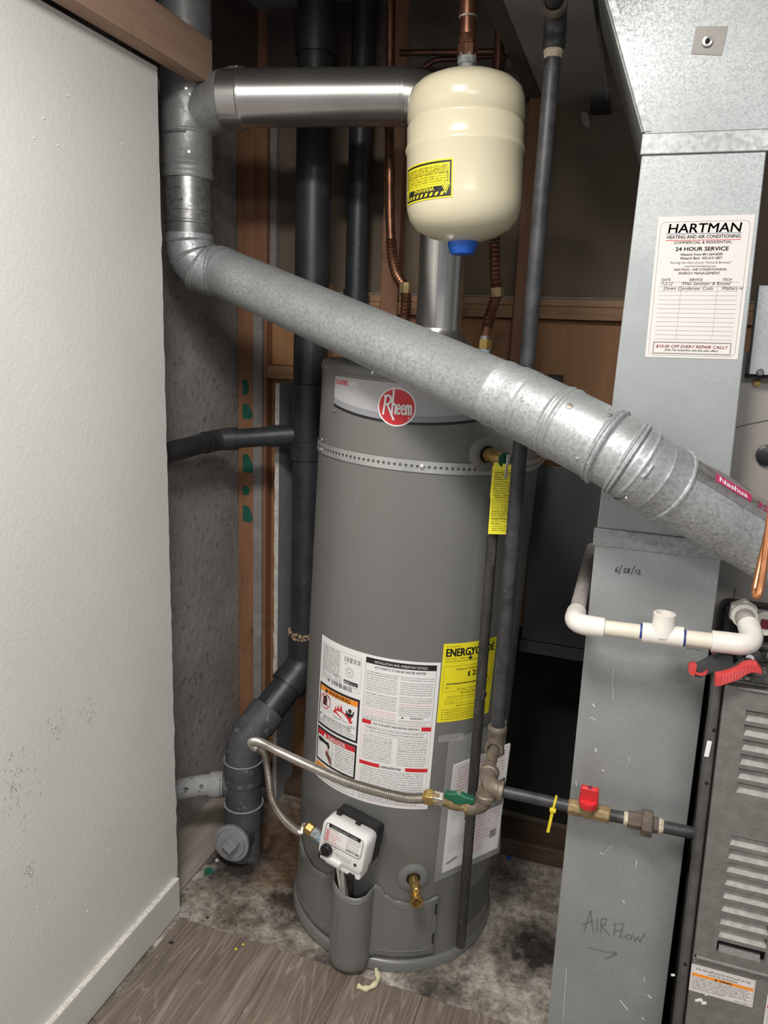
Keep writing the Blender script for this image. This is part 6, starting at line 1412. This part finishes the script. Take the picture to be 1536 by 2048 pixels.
MB().tube([on(1490, 1335, 1, 1.20), on(1500, 1322, 1, 1.23), on(1518, 1312, 1, 1.25)], [.009, .010, .006], 12).build('jaw', 'steel_dk', t)
MB().rev(on(1498, 1317, 1, 1.225), (0, -1, .4), [(0, .008), (.006, .008), (.008, .006)], 14).build('pivot', 'steel_dk', t)

# copper tube loop at the right edge
cz = 1.0
o = pipe_thing('copper_loop', catmull([atz(1556, 960, cz), atz(1541, 1030, cz), atz(1531, 1110, cz), atz(1522, 1170, cz), atz(1516, 1192, cz), atz(1510, 1186, cz + .006), atz(1512, 1170, cz + .012), atz(1530, 1090, cz + .02), atz(1560, 960, cz + .02)], 8), .0048, 'copper_bright', 'bright copper tube hanging in a loop before the flue', 'copper tube', 12)

# ================================================================== small litter
def blob(name, px, py, r, m_, label, cat, h=.004, z=0.0, n=9, sx=1.0):
    p = on(px, py, 2, z); mm = MB(); pts = [(p.x + r * sx * random.uniform(.7, 1.15) * cos(2 * pi * k / n), p.y + r * random.uniform(.7, 1.15) * sin(2 * pi * k / n), z) for k in range(n)]
    mm.prism(pts, (0, 0, h)); return tag(mm.build(name, m_, bevel=min(h * .4, .001)), label, cat)
blob('putty_lump', 417, 1744, .0135, 'green', 'green putty lump on the concrete beside the cleanout', 'putty', .004, n=12)
blob('yellow_scrap', 472, 1898, .0045, 'yellow', 'larger square yellow scrap lying on the vinyl planks', 'scrap', .0012, .006, 4)
blob('yellow_scrap', 486, 1889, .0035, 'yellow', 'smaller torn yellow scrap lying on the vinyl planks', 'scrap', .0012, .006, 5)
blob('blue_scrap', 1018, 1718, .008, 'blue_cap', 'crumpled blue scrap on the floor behind the heater', 'scrap', .006, n=7)
blob('dark_crumb', 343, 1886, .005, 'debris', 'curled dark crumb on the planks near the baseboard', 'crumb', .002, .006, 7, 1.5)
blob('dark_crumb', 415, 1836, .004, 'debris', 'dark crumb at the edge where planks meet concrete', 'crumb', .003, .0, 7)
blob('stone_chip', 434, 1722, .006, 'gypsum', 'pale stone chip beside the black cleanout base', 'stone', .005, n=7)
pts = catmull([on(752, 1938, 2, .012), on(756, 1958, 2, .012), on(745, 1972, 2, .012), on(730, 1977, 2, .011), on(716, 1972, 2, .011)], 6)
o = MB().tube(pts, [.0045 + .0025 * sin(k * .45) ** 2 for k in range(len(pts))], 10).build('insulation_tuft', 'insul')
tag(o, 'curl of yellow insulation poking out under the heater base', 'insulation')
p0 = [on(1161, 226, 1, 2.085), on(1167, 222, 1, 2.085), on(1176, 227, 1, 2.085), on(1181, 250, 1, 2.085), on(1177, 257, 1, 2.085), on(1165, 248, 1, 2.085)]
tag(MB().prism(p0, (0, .003, 0)).build('paper_scrap', 'grey_scrap', smooth=0), 'torn pale scrap stuck high on the back wall near the duct', 'scrap')
a_, b_ = on(1182, 209, 1, 2.05), on(1220, 219, 1, 2.05)
tag(MB().box((a_.x, 2.03, b_.z), (b_.x, 2.094, a_.z)).build('dark_bracket', 'black', bevel=.001), 'small black bracket under the ceiling board by the duct', 'bracket')
a_ = on(1100, 765, 1, 2.0); tag(MB().box((a_.x - .03, 1.99, a_.z - .018), (a_.x + .025, 2.079, a_.z + .018)).build('dark_block', 'black', bevel=.002), 'small black block against plywood just right of the gas riser', 'block')
